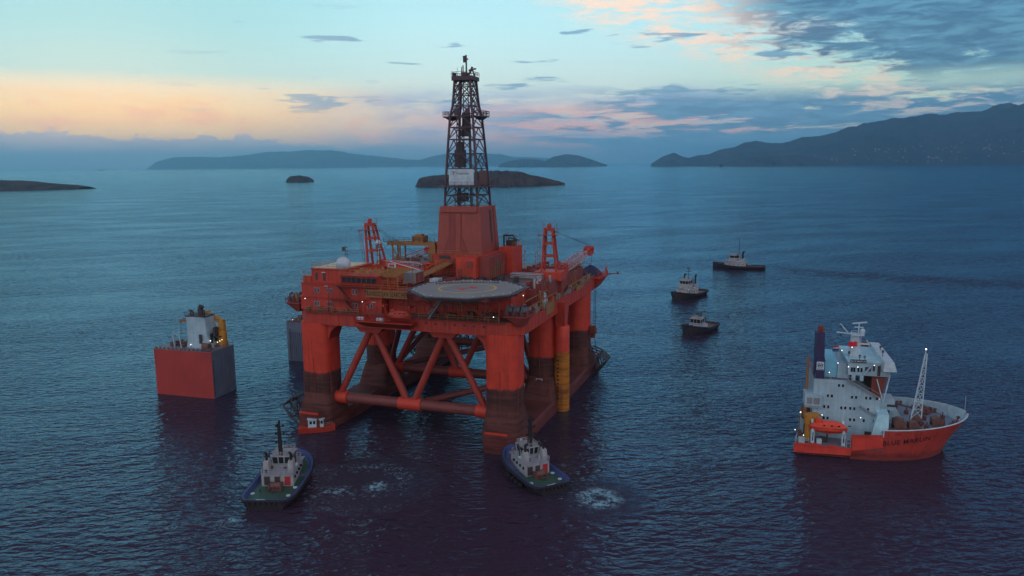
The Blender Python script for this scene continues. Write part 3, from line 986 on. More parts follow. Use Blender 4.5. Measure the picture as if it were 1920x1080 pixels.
pz.build_each('wall_pipe', 'ochre', sub)
lv = MB()
for k in range(6):
    lv.box(DX - 2.2, DX + 2.0, 29.42, 29.5, 34.6 + k * .72, 34.75 + k * .72)
lv.box(DX - 4.4, DX - 1.2, 29.4, 29.5, 38.3, 39.2)
lv.build_each('louvre', 'dark', sub)
part(MB().rail([(3.6, 26.6, 39.2), (8.9, 26.6, 39.2), (8.9, 29.4, 39.2)], 1.1, .05).rail([(13.4, 41, 40.4), (13.4, 49, 40.4)], 1.1, .05).rail([(DX - 6.4, 29.5, 39.3), (3.5, 29.5, 39.3)], 1.1, .05), 'handrail', 'rail', sub)
dp = MB().path([(10.0, 44, 40.4), (10.0, 44, 43.2), (12.6, 44, 43.2), (13.0, 44, 42.6), (13.0, 44, 40.6)], .25, 8).path([(10.6, 46, 40.4), (10.6, 46, 42.4), (13.6, 46, 41.8)], .18, 6)
dp.box(10.2, 12.6, 45, 47, 40.4, 41.8).tube((11, 43, 40.4), (11, 43, 44), .08, 5).tube((12.2, 47.5, 40.4), (12.2, 47.5, 43), .08, 5)
part(dp, 'pipework', 'dark', sub)
HZ0, HZ1 = 39.0, 51.2
hb0, hb1 = 6.3, 5.55
cl = MB().frustum(DX, DY, HZ0, HZ1, hb0, hb0, hb1, hb1)
cl = part(cl, 'derrick_cladding', 'clad')


def cface(u, z, side, off=.05):                # point on the tapered cladding: side 'f' front, 'r' right
    k = (z - HZ0) / (HZ1 - HZ0)
    h = hb0 + (hb1 - hb0) * k
    return (DX + u, DY - h - off, z) if side == 'f' else (DX + h + off, DY + u, z)


def cpanel(us, side, off0, off1):
    q = [cface(u, z, side, off0) for u, z in us] + [cface(u, z, side, off1) for u, z in us]
    k = len(us)
    b = MB()
    b.add(q, [tuple(range(k))[::-1], tuple(range(k, 2 * k))] + [(i, (i + 1) % k, k + (i + 1) % k, k + i) for i in range(k)])
    return b


part(cpanel([(-5.2, 49.9), (4.9, 49.9), (4.9, 51.4), (-5.2, 51.4)], 'f', -.05, .45), 'wind_wall_hood', 'clad', cl)
part(cpanel([(-2.9, 44.0), (-2.9, 49.6), (.6, 49.6), (.6, 44.0), (2.6, 39.2), (-4.6, 39.2)], 'f', .02, .14), 'v_door', 'darkred', cl)
part(cpanel([(-.9, 40), (.3, 40), (.3, 49.6), (-.9, 49.6)], 'f', .16, .22), 'v_door_guide', 'clad', cl)
part(cpanel([(.8, 41.5), (1.8, 42.5), (1.8, 50.2), (.6, 50.2)], 'r', .02, .1), 'cladding_gap', 'dark', cl)
part(cpanel([(3.4, 40), (4.2, 40), (3.9, 51), (3.3, 51)], 'r', .02, .12), 'cable_tray', 'darkred', cl)

# lattice derrick: four legs, girts, cross bracing
LV = [51.2, 54.0, 57.0, 60.8, 64.6, 68.2, 71.2, 74.0, 76.6, 79.4, 81.6, 83.8]


def half(z):
    pts = [(51.2, 4.55), (57, 4.25), (68, 3.55), (74, 3.1), (77, 2.5), (83.8, 2.05)]
    for (a, ha_), (b, hb_) in zip(pts, pts[1:]):
        if a <= z <= b:
            return ha_ + (hb_ - ha_) * (z - a) / (b - a)
    return pts[-1][1]


corners = lambda z: [(DX - half(z), DY - half(z), z), (DX + half(z), DY - half(z), z), (DX + half(z), DY + half(z), z), (DX - half(z), DY + half(z), z)]
lat = MB()
for a, b2 in zip(LV, LV[1:]):
    ca, cb = corners(a), corners(b2)
    for i in range(4):
        j = (i + 1) % 4
        lat.beam(ca[i], cb[i], .46)
        lat.beam(cb[i], cb[j], .26)
        ma = [(ca[i][k] + ca[j][k]) / 2 for k in range(3)]
        mb_ = [(cb[i][k] + cb[j][k]) / 2 for k in range(3)]
        lat.beam(ca[i], mb_, .2).beam(ca[j], mb_, .2)
        if a > 73 or 60 < a < 64:
            lat.beam(ma, cb[i], .16).beam(ma, cb[j], .16)
        if i == 0:
            q1 = [ca[i][k] * .68 + ca[j][k] * .32 for k in range(3)]
            q2 = [cb[i][k] * .68 + cb[j][k] * .32 for k in range(3)]
            lat.beam(q1, q2, .2)
lat.rail([(DX + 4.4, DY - 3, 51.4), (DX + 3.4, DY - 2.4, 70)], .6, .04)
der = part(lat, 'derrick', 'lattice')
g2 = MB()                                     # travelling gear, guide rails and stacked pipe inside
for dx, dy in ((-.8, 0), (.8, 0), (-1.9, -1.6), (-1.6, -1.6), (-1.3, -1.6), (1.7, -1.5), (2.0, -1.5)):
    g2.tube((DX + dx, DY + dy, 51.2), (DX + dx * .8, DY + dy * .8, 74 if abs(dx) > 1 else 83), .12, 5)
g2.box(DX - 2.6, DX - .2, DY - 2.0, DY, 61.2, 65.6).box(DX - 2.2, DX - .6, DY - 1.8, DY - .2, 65.6, 67.6)
g2.box(DX - 2.4, DX + .2, DY - 1.6, DY + .2, 52.4, 54.6)
g2.box(DX - .9, DX + .9, DY - .6, DY + .6, 69, 75).tube((DX - .4, DY, 75), (DX - 1.0, DY - 1, 69), .3, 6)
part(g2, 'travelling_block', 'dark', der)
for z, e, rr in ((56.4, 2.0, 1.1), (74.0, 2.4, 1.2)):
    h = half(z)
    g3 = MB()
    if z < 60:
        g3.box(DX - h - e, DX + h + e, DY - h - e, DY - h, z - .25, z).box(DX - h - e, DX + h + e, DY + h, DY + h + e, z - .25, z)
        g3.box(DX + h, DX + h + e, DY - h, DY + h, z - .25, z).box(DX - h - e, DX - h, DY - h, DY + h, z - .25, z)
        g3.rail([(DX - h - e, DY - h - e, z), (DX + h + e, DY - h - e, z), (DX + h + e, DY + h + e, z), (DX - h - e, DY + h + e, z)], rr, .06, 1.6, True)
    else:
        for s in (-1, 1):
            g3 = MB()
            g3.box(DX + s * h - (e if s < 0 else 0), DX + s * h + (e if s > 0 else 0), DY - 2.2, DY + 2.2, z - .3, z)
            g3.frustum(DX + s * (h + .9), DY, z - 1.0, z - .3, .3, 1.0, 1.1, 2.0)
            g3.rail([(DX + s * h, DY - 2.2, z), (DX + s * (h + e), DY - 2.2, z), (DX + s * (h + e), DY + 2.2, z), (DX + s * h, DY + 2.2, z)], 1.2, .08, .8)
            g3.box(DX + s * (h - 1.6) - .5, DX + s * (h - 1.6) + .5, DY - 3.0, DY - 2.2, z + .4, z + 1.9)
            part(g3, 'platform', 'lattice', der)
    if z < 60:
        part(g3, 'platform', 'lattice', der)
g4 = MB()
z = 83.8
g4.box(DX - 2.7, DX + 2.7, DY - 2.7, DY + 2.7, z - 1.0, z).rail([(DX - 2.7, DY - 2.7, z), (DX + 2.7, DY - 2.7, z), (DX + 2.7, DY + 2.7, z), (DX - 2.7, DY + 2.7, z)], 1.1, .06, 1.1, True)
g4.beam((DX + .7, DY, z), (DX + 2.0, DY, z + 2.4), .4).beam((DX + 2.6, DY, z), (DX + 1.7, DY, z + 2.3), .3).beam((DX + 1.0, DY, z + 1.6), (DX + 2.9, DY, z + 1.9), .35)
g4.box(DX - .6, DX + .6, DY - 1.2, DY + 1.2, z, z + 1.1)
g4.box(DX - 2.6, DX - 1.9, DY - 2.4, DY - 1.4, z, z + .9)
part(g4, 'crown_block', 'lattice', der)
g5 = MB().tube((DX + .3, DY, z), (DX + .3, DY, z + 5.4), .22, 8).box(DX - .2, DX + .8, DY - .3, DY + .3, z + 4.2, z + 4.5).box(DX - .5, DX + .2, DY - .2, DY + .2, z + 3.6, z + 5.2)
g5.tube((DX - .6, DY, z), (DX - .6, DY, z + 2.9), .16, 6).tube((DX - 1.0, DY, z), (DX - 1.0, DY, z + 2.5), .12, 6).tube((DX - 2.2, DY, z), (DX - 2.2, DY, z + 2.6), .04, 4)
part(g5, 'mast', 'lattice', der)
h = half(58)
sg = part(MB().box(DX - h + 1.1, DX + h - .5, DY - h - .55, DY - h - .4, 56.7, 60.7), 'sign_board', 'whiteclean', der)
sg.data.materials[0] = M['whiteclean']
lettering('Transocean', .95, 'navyl', der, lambda x, y: Vector((DX + .6 + x * .72, DY - h - .57, 59.4 + y * .8)), 'sign_lettering')
part(MB().tube((DX - 1.9, DY - h - .58, 59.2), (DX - 1.7, DY - h - .58, 60.1), .06, 5).tube((DX - 2.2, DY - h - .58, 60.05), (DX - 1.3, DY - h - .58, 60.05), .07, 5), 'sign_emblem', 'navyl', der)
part(MB().box(DX + h + .25, DX + h + .4, DY - 3, DY + 2.6, 56.7, 60.3), 'wind_wall', 'brown', der)

# yellow pipe-handling gantry on the left pipe deck
ga = MB()
ga.box(-18.4, -5.2, 33.2, 34.1, 41.0, 41.9).box(-18.4, -5.2, 35.8, 36.7, 41.0, 41.9)
ga.box(-18.9, -17.6, 32.8, 37, 41.0, 41.9)
for x in (-17.6, -15.4):
    ga.beam((x, 33.4, 34.4), (x, 33.4, 41), .32).beam((x, 36.4, 34.4), (x, 36.4, 41), .32)
ga.beam((-17.6, 33.4, 40.6), (-15.4, 33.4, 36), .2).beam((-15.4, 33.4, 40.6), (-17.4, 33.4, 35), .2)
ga.box(-6.6, -5.0, 33, 37, 34.4, 41)
ga = part(ga, 'pipe_gantry', 'ochre')
part(MB().box(-11.8, -8.6, 33.4, 36.4, 41.9, 43.5).box(-11.2, -9.4, 34, 36, 43.5, 43.9), 'trolley', 'ochre', ga)
part(MB().rail([(-20.2, 33.3, 41.9), (-5.2, 33.3, 41.9)], 1.2, .06, 1.4), 'handrail', 'dark', ga)
part(MB().box(-20.2, -18.45, 33.2, 36.6, 41.75, 41.9), 'end_platform', 'dark', ga)


def lattice_boom(p, q, w, h, n_, r=.09, tip=1):
    b = MB()
    p, q = Vector(p), Vector(q)
    d = (q - p).normalized()
    a = d.cross(Vector((0, 0, 1))).normalized()
    u = a.cross(d)
    pts = []
    for i in range(n_ + 1):
        k = i / n_
        f_ = min(1, .45 + 4 * min(k, 1 - k))
        c_ = p.lerp(q, k)
        pts.append([c_ + a * sx * w / 2 * f_ + u * sy * h / 2 * f_ for sx, sy in ((-1, -1), (1, -1), (1, 1), (-1, 1))])
    for i in range(n_):
        for j in range(4):
            b.tube(pts[i][j], pts[i + 1][j], r, 5)
            b.tube(pts[i][j], pts[i + 1][(j + 1) % 4], r * .65, 4)
            b.tube(pts[i + 1][j], pts[i + 1][(j + 1) % 4], r * .65, 4)
    return b


def deck_crane(x, y, zb, zt, wb, wt, lean, boom0, boom1, base):
    c_ = part(MB().lathe((x, y, 0), [(1.7, base), (1.7, zb)], 20), 'crane_pedestal', 'red2')
    part(MB().box(x - 3.4, x + 3.6, y - 3, y + 3, zb, zb + 2.2), 'machinery_house', 'red2', c_)
    fr_ = MB()
    top = Vector((x + lean, y, zt))
    L_, R_ = [], []
    for sx in (-1, 1):
        for sy in (-1, 1):
            fr_.beam((x + sx * wb, y + sy * 1.3, zb + 2.2), (top.x + sx * wt, y + sy * .7, zt), .46)
    for k in (.36, .66):
        zz = zb + 2.2 + (zt - zb - 2.2) * k
        cx_ = x + lean * k
        ww = wb + (wt - wb) * k
        fr_.beam((cx_ - ww, y - 1.1, zz), (cx_ + ww, y - 1.1, zz), .5)
        fr_.beam((cx_ - ww, y + 1.1, zz), (cx_ + ww, y + 1.1, zz), .5)
    fr_.beam((top.x - wt - .3, y, zt), (top.x + wt + .3, y, zt), 1.3, .8)
    fr_.lathe((top.x, y, zt + .3), [(.1, 0), (.55, .2), (.55, 1.0), (.2, 1.2)], 10)
    part(fr_, 'mast_frame', 'red', c_)
    ld = MB()
    for sx in (-.3, .3):
        ld.tube((x - wb - .9 + sx, y - 1.2, zb + 1.5), (top.x - wt - 1.3 + sx, y - 1.2, zt - 1), .05, 4)
    for k in range(16):
        q = k / 15
        a = Vector((x - wb - .9, y - 1.2, zb + 1.5)).lerp(Vector((top.x - wt - 1.3, y - 1.2, zt - 1)), q)
        ld.tube(a + Vector((-.3, 0, 0)), a + Vector((.3, 0, 0)), .04, 4)
    ld.box(top.x - wt - 1.8, top.x + wt + 1.2, y - 1.5, y + 1.5, zt - 1.6, zt - 1.5)
    ld.tube((top.x - wt - .6, y, zt), (top.x - wt - .6, y, zt + 2.4), .05, 4).tube((top.x + wt + 1.0, y, zt - 1.5), (top.x + wt + 1.0, y, zt + 1.8), .07, 4)
    part(ld, 'ladder', 'darkred', c_)
    b0, b1 = Vector(boom0), Vector(boom1)
    part(lattice_boom(b0, b0.lerp(b1, .8), 2.0, 1.9, 9, .13), 'boom', 'boomwhite', c_)
    part(lattice_boom(b0.lerp(b1, .78), b1, 1.9, 2.0, 3, .26).lathe(tuple(b1), [(.1, -.6), (.8, -.4), (.8, .4), (.1, .6)], 10).beam(b0.lerp(b1, .8), b1, 1.0, .6), 'boom_tip', 'red2', c_)
    part(lattice_boom(b0, b0.lerp(b1, .18), 2.3, 2.1, 2, .22), 'boom_foot', 'red2', c_)
    wr = MB()
    for dy in (-.7, .7):
        wr.tube((top.x, y + dy, zt), tuple(b1 + Vector((dy * .5, 0, .7))), .045, 4)
    wr.tube(tuple(b1), (b1.x, b1.y, b1.z - 4.5), .06, 4)
    part(wr, 'hoist_rope', 'dark', c_)
    return c_


M['boomwhite'] = paint('boom_pink_white_paint', (.55, .34, .36), (.4, .08, .07), .5)
deck_crane(24.0, 40.0, 32.6, 45.4, 1.9, 1.0, -.25, (25.8, 43, 34.6), (27.2, 71.5, 37.2), 28.4)
deck_crane(-18.2, 26.0, 34.5, 47.0, 2.0, 1.0, -1.7, (-17.6, 25.0, 37.0), (-4.0, 30.5, 35.8), 30)
# red boom housing and its ridge beside the left crane
bh = MB().hexa([(-19, 23.0, 35.6), (-12.6, 22.6, 36.9), (-12.6, 24.6, 36.9), (-19, 25, 35.6), (-19, 23, 36.6), (-12.6, 22.6, 38.0), (-12.6, 24.6, 38.0), (-19, 25, 36.6)])
bh.hexa([(-12.6, 22.6, 36.4), (-4.2, 22.6, 34.9), (-4.2, 24.6, 34.9), (-12.6, 24.6, 36.4), (-12.6, 22.6, 38.0), (-4.2, 22.6, 36.1), (-4.2, 24.6, 36.1), (-12.6, 24.6, 38.0)])
bh = part(bh, 'boom_housing', 'red2')
part(MB().beam((-12.6, 22.55, 38.06), (-4.2, 22.55, 36.16), .3, .16), 'white_edge', 'whiteclean', bh)
part(MB().box(-13.2, -11.0, 22.45, 22.58, 36.6, 37.6), 'sign_plate', 'whiteclean', bh)
part(MB().box(-12.8, -11.4, 22.40, 22.47, 36.85, 37.35), 'sign_emblem', 'red', bh)
part(lattice_boom((-29.5, 60, 33.4), (-19.4, 60, 37.0), 1.6, 1.6, 9, .1), 'stowed_boom', 'boomwhite')
part(lattice_boom((-21, 60, 36.4), (-19, 60, 37.1), 1.7, 1.8, 2, .28), 'stowed_boom_tip', 'red2')

# radome, antennas
M['radome'] = plain('radome_shell', (.50, .58, .64), .5)
part(MB().sphere((-16.8, 7.7, 39.2), 1.68, 28, 18).lathe((-16.8, 7.7, 37.5), [(.9, 0), (.9, .7)], 14), 'radome', 'radome')
an = MB()
an.tube((-21.2, 16, 38.2), (-21.2, 16, 42.6), .09, 5).tube((-20.7, 16, 38.2), (-20.7, 16, 41.8), .05, 4)
for z in (39.4, 40.3, 41.2, 42):
    an.box(-21.9, -20.3, 15.95, 16.05, z, z + .1)
an.box(-22.1, -21.5, 15.8, 16.2, 41.2, 42.2)
for dx, dy in ((-.5, -.3), (.5, -.3), (0, .5)):
    an.tube((-15.4 + dx, 22 + dy, 37), (-15.4 + dx * .3, 22 + dy * .3, 42.5), .07, 5)
for z in (38.2, 39.5, 40.8, 41.8):
    an.box(-16.0, -14.8, 21.6, 22.4, z, z + .08)
an.tube((-17.3, 22, 41.6), (-13.4, 22, 41.6), .06, 4).tube((-15.4, 22, 42), (-15.4, 22, 44.2), .06, 4).tube((-13.6, 22, 41.2), (-13.6, 22, 42.2), .05, 4)
part(an, 'antenna', 'dark')
part(MB().sphere((-16.6, 24, 42.6), .7, 14, 10).tube((-16.6, 24, 37), (-16.6, 24, 42), .1, 5), 'small_radome', 'radome')

# clutter on the roofs: pipe racks, lockers, tanks
rk = MB()
for k in range(9):
    rk.tube((-7.0 + k * .62, 5.2, 37.0), (-4.6 + k * .62, 9.4, 38.5), .13, 6)
rk.tube((-7.4, 5.4, 36.9), (-1.4, 5.4, 36.9), .14, 6).tube((-5.0, 9.2, 38.4), (.8, 9.2, 38.4), .14, 6)
for x in (-6.6, -4, -1.6):
    rk.tube((x, 5.4, 34.7), (x, 5.4, 37), .13, 6).tube((x + 2.0, 9.2, 34.7), (x + 2.0, 9.2, 38.4), .13, 6)
part(rk, 'pipe_rack', 'ochre')
cl2 = MB()
for k in range(34):
    x, y = random.uniform(-15.2, -6.5), random.uniform(5, 20)
    a, b2, c2 = random.uniform(.2, .9), random.uniform(.2, .9), random.uniform(.2, .8)
    cl2.box(x, x + a, y, y + b2, 37.2 if y < 12 else 34.4, (37.2 if y < 12 else 36.2) + c2)
for k in range(26):
    x, y = random.uniform(-15, -4.5), random.uniform(4.5, 16)
    cl2.tube((x, y, 37), (x, y, 37.2 + random.uniform(.4, 1.5)), .06, 5)
cl2.rail([(-15.6, 3.9, 37.25), (-5.5, 3.9, 37.25)], 1.1, .05, 1.3).rail([(-15.4, 8, 37.25), (-5.5, 8, 37.25)], 1.1, .05, 1.3)
cl2.build_each('roof_equipment', 'rail', rig)
cl3 = MB()
for k in range(70):
    x, y = random.uniform(-25.5, -6.5), random.uniform(22, 62)
    a, b2, c2 = random.uniform(.3, 1.6), random.uniform(.3, 1.6), random.uniform(.3, 1.3)
    cl3.box(x, x + a, y, y + b2, 34.3, 34.4 + c2)
for k in range(18):
    x, y = random.uniform(-25.5, -6.5), random.uniform(22, 50)
    cl3.tube((x, y, 34.4), (x, y, 34.4 + random.uniform(1.5, 3.2)), .08, 5)
cl3.build_each('deck_equipment', 'brown', rig)
cl4 = MB()
for k in range(60):
    x, y = random.uniform(13.5, 26), random.uniform(46, 63)
    a, b2, c2 = random.uniform(.3, 1.6), random.uniform(.3, 1.6), random.uniform(.2, 1.3)
    cl4.box(x, x + a, y, y + b2, 33.1, 33.2 + c2)
for k in range(46):
    x, y = random.uniform(22.5, 27.2), random.uniform(8, 62)
    a, b2, c2 = random.uniform(.3, 1.2), random.uniform(.3, 1.4), random.uniform(.3, 1.6)
    cl4.box(x, x + a, y, y + b2, 28.4, 28.5 + c2 + (4.6 if y > 21 and x < 26.5 else 0))
(cl4).build_each('deck_equipment', 'darkred', rig)
cl5 = MB()
for k in range(16):
    x, y = random.uniform(24, 27.4), random.uniform(9, 34)
    cl5.lathe((x, y, 28.4 if y < 20 or x > 26.5 else 33.1), [(.35, 0), (.35, random.uniform(.6, 1.6)), (.2, 1.7)], 10)
cl5.build_each('valve_stand', 'pipe', rig)
cl6 = MB()
cl6.lathe((25.3, 28.5, 28.4), [(.8, 0), (.8, 2.6), (.5, 3.1)], 14).lathe((25.0, 32, 28.4), [(.6, 0), (.6, 1.7)], 12).box(25.5, 27.6, 29.5, 31, 28.4, 29.8)
cl6.build_each('pressure_vessel', 'red2', rig)
MB().box(28.2, 28.36, 22, 29, 26.6, 29.2).box(28.2, 28.34, 50, 58, 28.0, 29.2).build_each('side_panel', 'ochre', rig)
# sloping catwalk up to the drill floor
cw = MB().beam((-4.2, 18, 34.4), (.6, 29.4, 37.4), 2.6, .3)
cw.path([(-5.3, 18, 35.4), (-.5, 29.4, 38.4)], .07, 5).path([(-3.0, 18, 35.4), (1.8, 29.4, 38.4)], .07, 5)
for k in range(9):
    q = k / 8
    for s in (-1.15, 1.15):
        p = Vector((-4.2 + s, 18, 34.4)).lerp(Vector((.6 + s, 29.4, 37.4)), q)
        cw.tube(p, p + Vector((0, 0, 1)), .05, 4)
part(cw, 'catwalk', 'ochre')
part(MB().box(-5.2, 5.5, 20, 25, 33.1, 34.4), 'catwalk_base', 'darkred')

# pipe bundle seats, aft corner platform, flare boom
ap = MB().prism([(22, 70), (29.6, 70), (31.0, 77), (29.4, 82.5), (22, 82.5)], 28.5, 29.0)
for x, y in ((29.2, 71), (30.6, 77), (29, 82), (24, 82)):
    ap.tube((x, y, 29), (x, y, 31.6), .12, 5)
ap.rail([(29.4, 70.2, 29), (30.8, 77, 29), (29.2, 82.3, 29)], 1.3, .07, .8)
ap.hexa([(26, 72, 25.4), (28.2, 72, 25.4), (28.2, 79, 25.4), (26, 79, 25.4), (24, 70.5, 28.5), (30.2, 70.5, 28.5), (30.2, 81.5, 28.5), (24, 81.5, 28.5)])
part(ap, 'corner_platform', 'red')
fb = MB().tube((27.5, 80, 28.6), (33.4, 80, 28.9), .14, 6).tube((27.8, 80, 27.0), (31.2, 80, 28.6), .09, 5).box(33.0, 33.6, 79.7, 80.3, 28.7, 29.4)
part(fb, 'flare_boom', 'darkred')


M['winchgrey'] = paint('winch_grey_paint', (.13, .14, .17), (.1, .05, .04), .5)


def winch(x0, x1, y0, y1, z, axis):
    pl = MB().box(x0, x1, y0, y1, z - .3, z)
    pl.rail([(x0, y0, z), (x1, y0, z), (x1, y1, z), (x0, y1, z)], 1.1, .06, 1.0, True)
    zz = 27.6
    pl.hexa([(x0 * .4 + x1 * .6, y0 + 1, zz), (x1 * .8 + x0 * .2, y0 + 1, zz), (x1 * .8 + x0 * .2, y1 - 1, zz), (x0 * .4 + x1 * .6, y1 - 1, zz), (x0 + .2, y0 + .2, z - .3), (x1 - .2, y0 + .2, z - .3), (x1 - .2, y1 - .2, z - .3), (x0 + .2, y1 - .2, z - .3)])
    p_ = part(pl, 'winch_platform', 'darkred')
    w_ = MB()
    n_ = 3
    for k in range(n_):
        cx_ = x0 + (x1 - x0) * (k + .5) / n_
        cy_ = (y0 + y1) / 2
        w_.tube((cx_ - .55, cy_, z + .95), (cx_ + .55, cy_, z + .95), .8, 18).tube((cx_ - .7, cy_, z + .95), (cx_ - .55, cy_, z + .95), 1.1, 18)
        w_.box(cx_ - .8, cx_ - .4, cy_ - 1.2, cy_ + 1.2, z, z + 1.2)
    part(w_, 'anchor_winch', 'winchgrey', p_)
    rw_ = random.Random(int(x0 * 10) + 900)
    for k in range(9):
        x, y = rw_.uniform(x0 + .2, x1 - .6), rw_.uniform(y0 + .2, y1 - .6)
        MB().box(x, x + rw_.uniform(.2, .7), y, y + rw_.uniform(.2, .7), z, z + rw_.uniform(.4, 2.0)).build('winch_control', rw_.choice(('pipe', 'dark', 'brown', 'rail')), p_)


winch(-31.2, -27.3, 4.5, 9.5, 29.9, 0)
winch(24.6, 29.6, 3.2, 8.2, 29.9, 0)

# lifeboat station on the front
ls = MB().box(-10.4, 4.2, .6, 3.3, 27.2, 27.35).rail([(-10.4, .65, 27.35), (-1.4, .65, 27.35)], 1.1, .06, .9).rail([(-10.4, .65, 27.35), (-10.4, 3.0, 27.35)], 1.1, .06, .9)
for x in (-8.6, -6.8, -3.6, -2.0):
    ls.beam((x, 2.6, 27.3), (x + (.9 if x in (-8.6, -3.6) else -.9), 1.2, 30.8), .32)
for x in (-7.7, -2.8, 3.6):
    ls.beam((x - .3, 3, 30.9), (x, .6, 31.2), .4)
ls.hexa([(-9, 3.3, 25.6), (2.5, 3.3, 25.6), (2.5, 3.5, 25.6), (-9, 3.5, 25.6), (-10.4, .6, 27.2), (4.2, .6, 27.2), (4.2, 3.5, 27.2), (-10.4, 3.5, 27.2)])
part(ls, 'lifeboat_station', 'red')

# pipes, ladders, lockers and cable runs on the front walls and along the right-hand walkway
rnd = random.Random(21)
pw_ = MB()
for k in range(30):
    x = rnd.uniform(-5, 23.5)
    z0 = rnd.uniform(28.5, 31)
    pw_.tube((x, 7.85, z0), (x, 7.85, z0 + rnd.uniform(.8, 2.4)), .06, 5)
for k in range(9):
    x, z = rnd.uniform(-4, 16), rnd.uniform(29, 32.4)
    pw_.tube((x, 7.82, z), (x + rnd.uniform(2, 7), 7.82, z), .07, 5)
for k in range(16):
    x = rnd.uniform(-26, -6)
    z0 = rnd.choice((28.6, 31.7))
    pw_.tube((x, 4.86, z0), (x, 4.86, z0 + rnd.uniform(1, 2.6)), .05, 5)
pw_.build_each('wall_pipe', 'darkred', rig)
lk = MB()
for k in range(14):
    x = rnd.uniform(5.5, 22)
    a, c_ = rnd.uniform(.4, 1.2), rnd.uniform(.5, 1.5)
    lk.box(x, x + a, 6.6, 7.5, 28.42, 28.42 + c_)
for k in range(8):
    x = rnd.uniform(-25, -11)
    lk.box(x, x + rnd.uniform(.4, 1.0), 3.5, 4.2, 28.42, 28.42 + rnd.uniform(.5, 1.2))
lk.build_each('wall_locker', 'brown', rig)
rw = MB()
for k in range(10):
    y = 10 + k * 6.4
    rw.tube((26.9, y, 28.4), (26.9, y, 30.6), .12, 6).tube((27.6, y + 2, 28.4), (27.6, y + 2, 29.8), .1, 6)
for y0, y1, z, x in ((9, 34, 30.2, 27.2), (47, 70, 30.0, 27.3), (12, 30, 31.6, 26.6), (48, 66, 33.8, 26.6)):
    rw.tube((x, y0, z), (x, y1, z), .16, 6)
for k in range(24):
    y = rnd.uniform(9, 68)
    rw.tube((rnd.uniform(26.6, 28), y, rnd.uniform(29, 31)), (rnd.uniform(26.6, 28), y + rnd.uniform(-2, 2), rnd.uniform(29, 33.5)), .08, 5)
rw.build_each('edge_pipe', 'ochre', rig)
wl = MB()
for k in range(26):
    y = rnd.uniform(9, 68)
    x = rnd.uniform(26.6, 27.6)
    wl.box(x, x + rnd.uniform(.3, .8), y, y + rnd.uniform(.3, 1.2), 28.4, 28.6 + rnd.uniform(.4, 1.6))
wl.build_each('edge_locker', 'pipe', rig)
mc = MB().lathe((26.2, 27.0, 28.4), [(.7, 0), (.7, 2.4), (.4, 2.9)], 12).lathe((26.4, 24.5, 28.4), [(.55, 0), (.55, 1.5), (.3, 1.8)], 12)
mc.build_each('pressure_vessel', 'whiteclean', rig)
# clutter behind the helideck and round the drill floor
bk_ = MB()
for k in range(60):
    x, y = rnd.uniform(-5, 19), rnd.uniform(20, 29)
    bk_.box(x, x + rnd.uniform(.3, 1.8), y, y + rnd.uniform(.3, 1.6), 33.1, 33.3 + rnd.uniform(.2, 1.5))
bk_.build_each('drill_floor_gear', 'dark', rig)
tk = MB()
for x, y, rr, h_ in ((-8.4, 38, 1.0, 4.2), (-9.6, 41, .9, 3.6), (-12, 45, 1.2, 2.6), (-7.4, 47, .8, 4.6), (-20, 40, 1.1, 2.4)):
    tk.lathe((x, y, 34.4), [(rr, 0), (rr, h_), (rr * .5, h_ + .5)], 14)
tk.build_each('mud_tank', 'grey', rig)
tw_ = MB()
for dx in (-.7, .7):
    for dy in (-.7, .7):
        tw_.beam((-9.0 + dx, 50 + dy, 34.4), (-9.0 + dx * .2, 50 + dy * .2, 40.2), .22)
for q in (.25, .5, .75):
    z = 34.4 + 5.8 * q
    w = .7 * (1 - .8 * q)
    for a, b2 in (((-w, -w), (w, -w)), ((w, -w), (w, w)), ((w, w), (-w, w)), ((-w, w), (-w, -w))):
        tw_.beam((-9 + a[0], 50 + a[1], z), (-9 + b2[0], 50 + b2[1], z), .14)
tw_.lathe((-9, 50, 39.6), [(.8, 0), (.8, .6), (.2, 1.0)], 10)
tw_.build('burner_tower', 'dark', rig)
# tall thin posts and lamp masts round the deck
for x, y, z0, h_ in ((-26.6, 6, 34.8, 2.6), (-4.6, 6.5, 34.6, 5.2), (26.8, 10, 28.4, 5.4), (27.6, 20, 28.4, 4.4), (27.4, 52, 28.4, 5.0), (-2.0, 27, 34, 4.2), (13.8, 50, 33.1, 5.4), (15.6, 54, 33.1, 4.6), (-27, 20, 34.6, 3.0)):
    MB().tube((x, y, z0), (x, y, z0 + h_), .09, 6).box(x - .3, x + .3, y - .12, y + .12, z0 + h_ - .25, z0 + h_).build('lamp_post', 'rail', rig)
for x, y, z in ((-25.9, 4.9, 31.0), (-10.5, 4.9, 31.0), (22.4, 3.1, 29.6), (26.9, 9.8, 33.4)):
    o_ = MB().box(x - .12, x + .12, y, y + .2, z - .1, z + .1).build('lamp_housing', 'grey', rig)
    MB().sphere((x, y - .05, z), .09, 8, 6).build('bulb', 'lamp', o_)

# loose things on the rig


def world(x, y, z):
    return rig_m @ Vector((x, y, z))


rig_m = Matrix.Translation((-26.15, 166.87, 0)) @ Matrix.Rotation(R(-19.55), 4, 'Z')


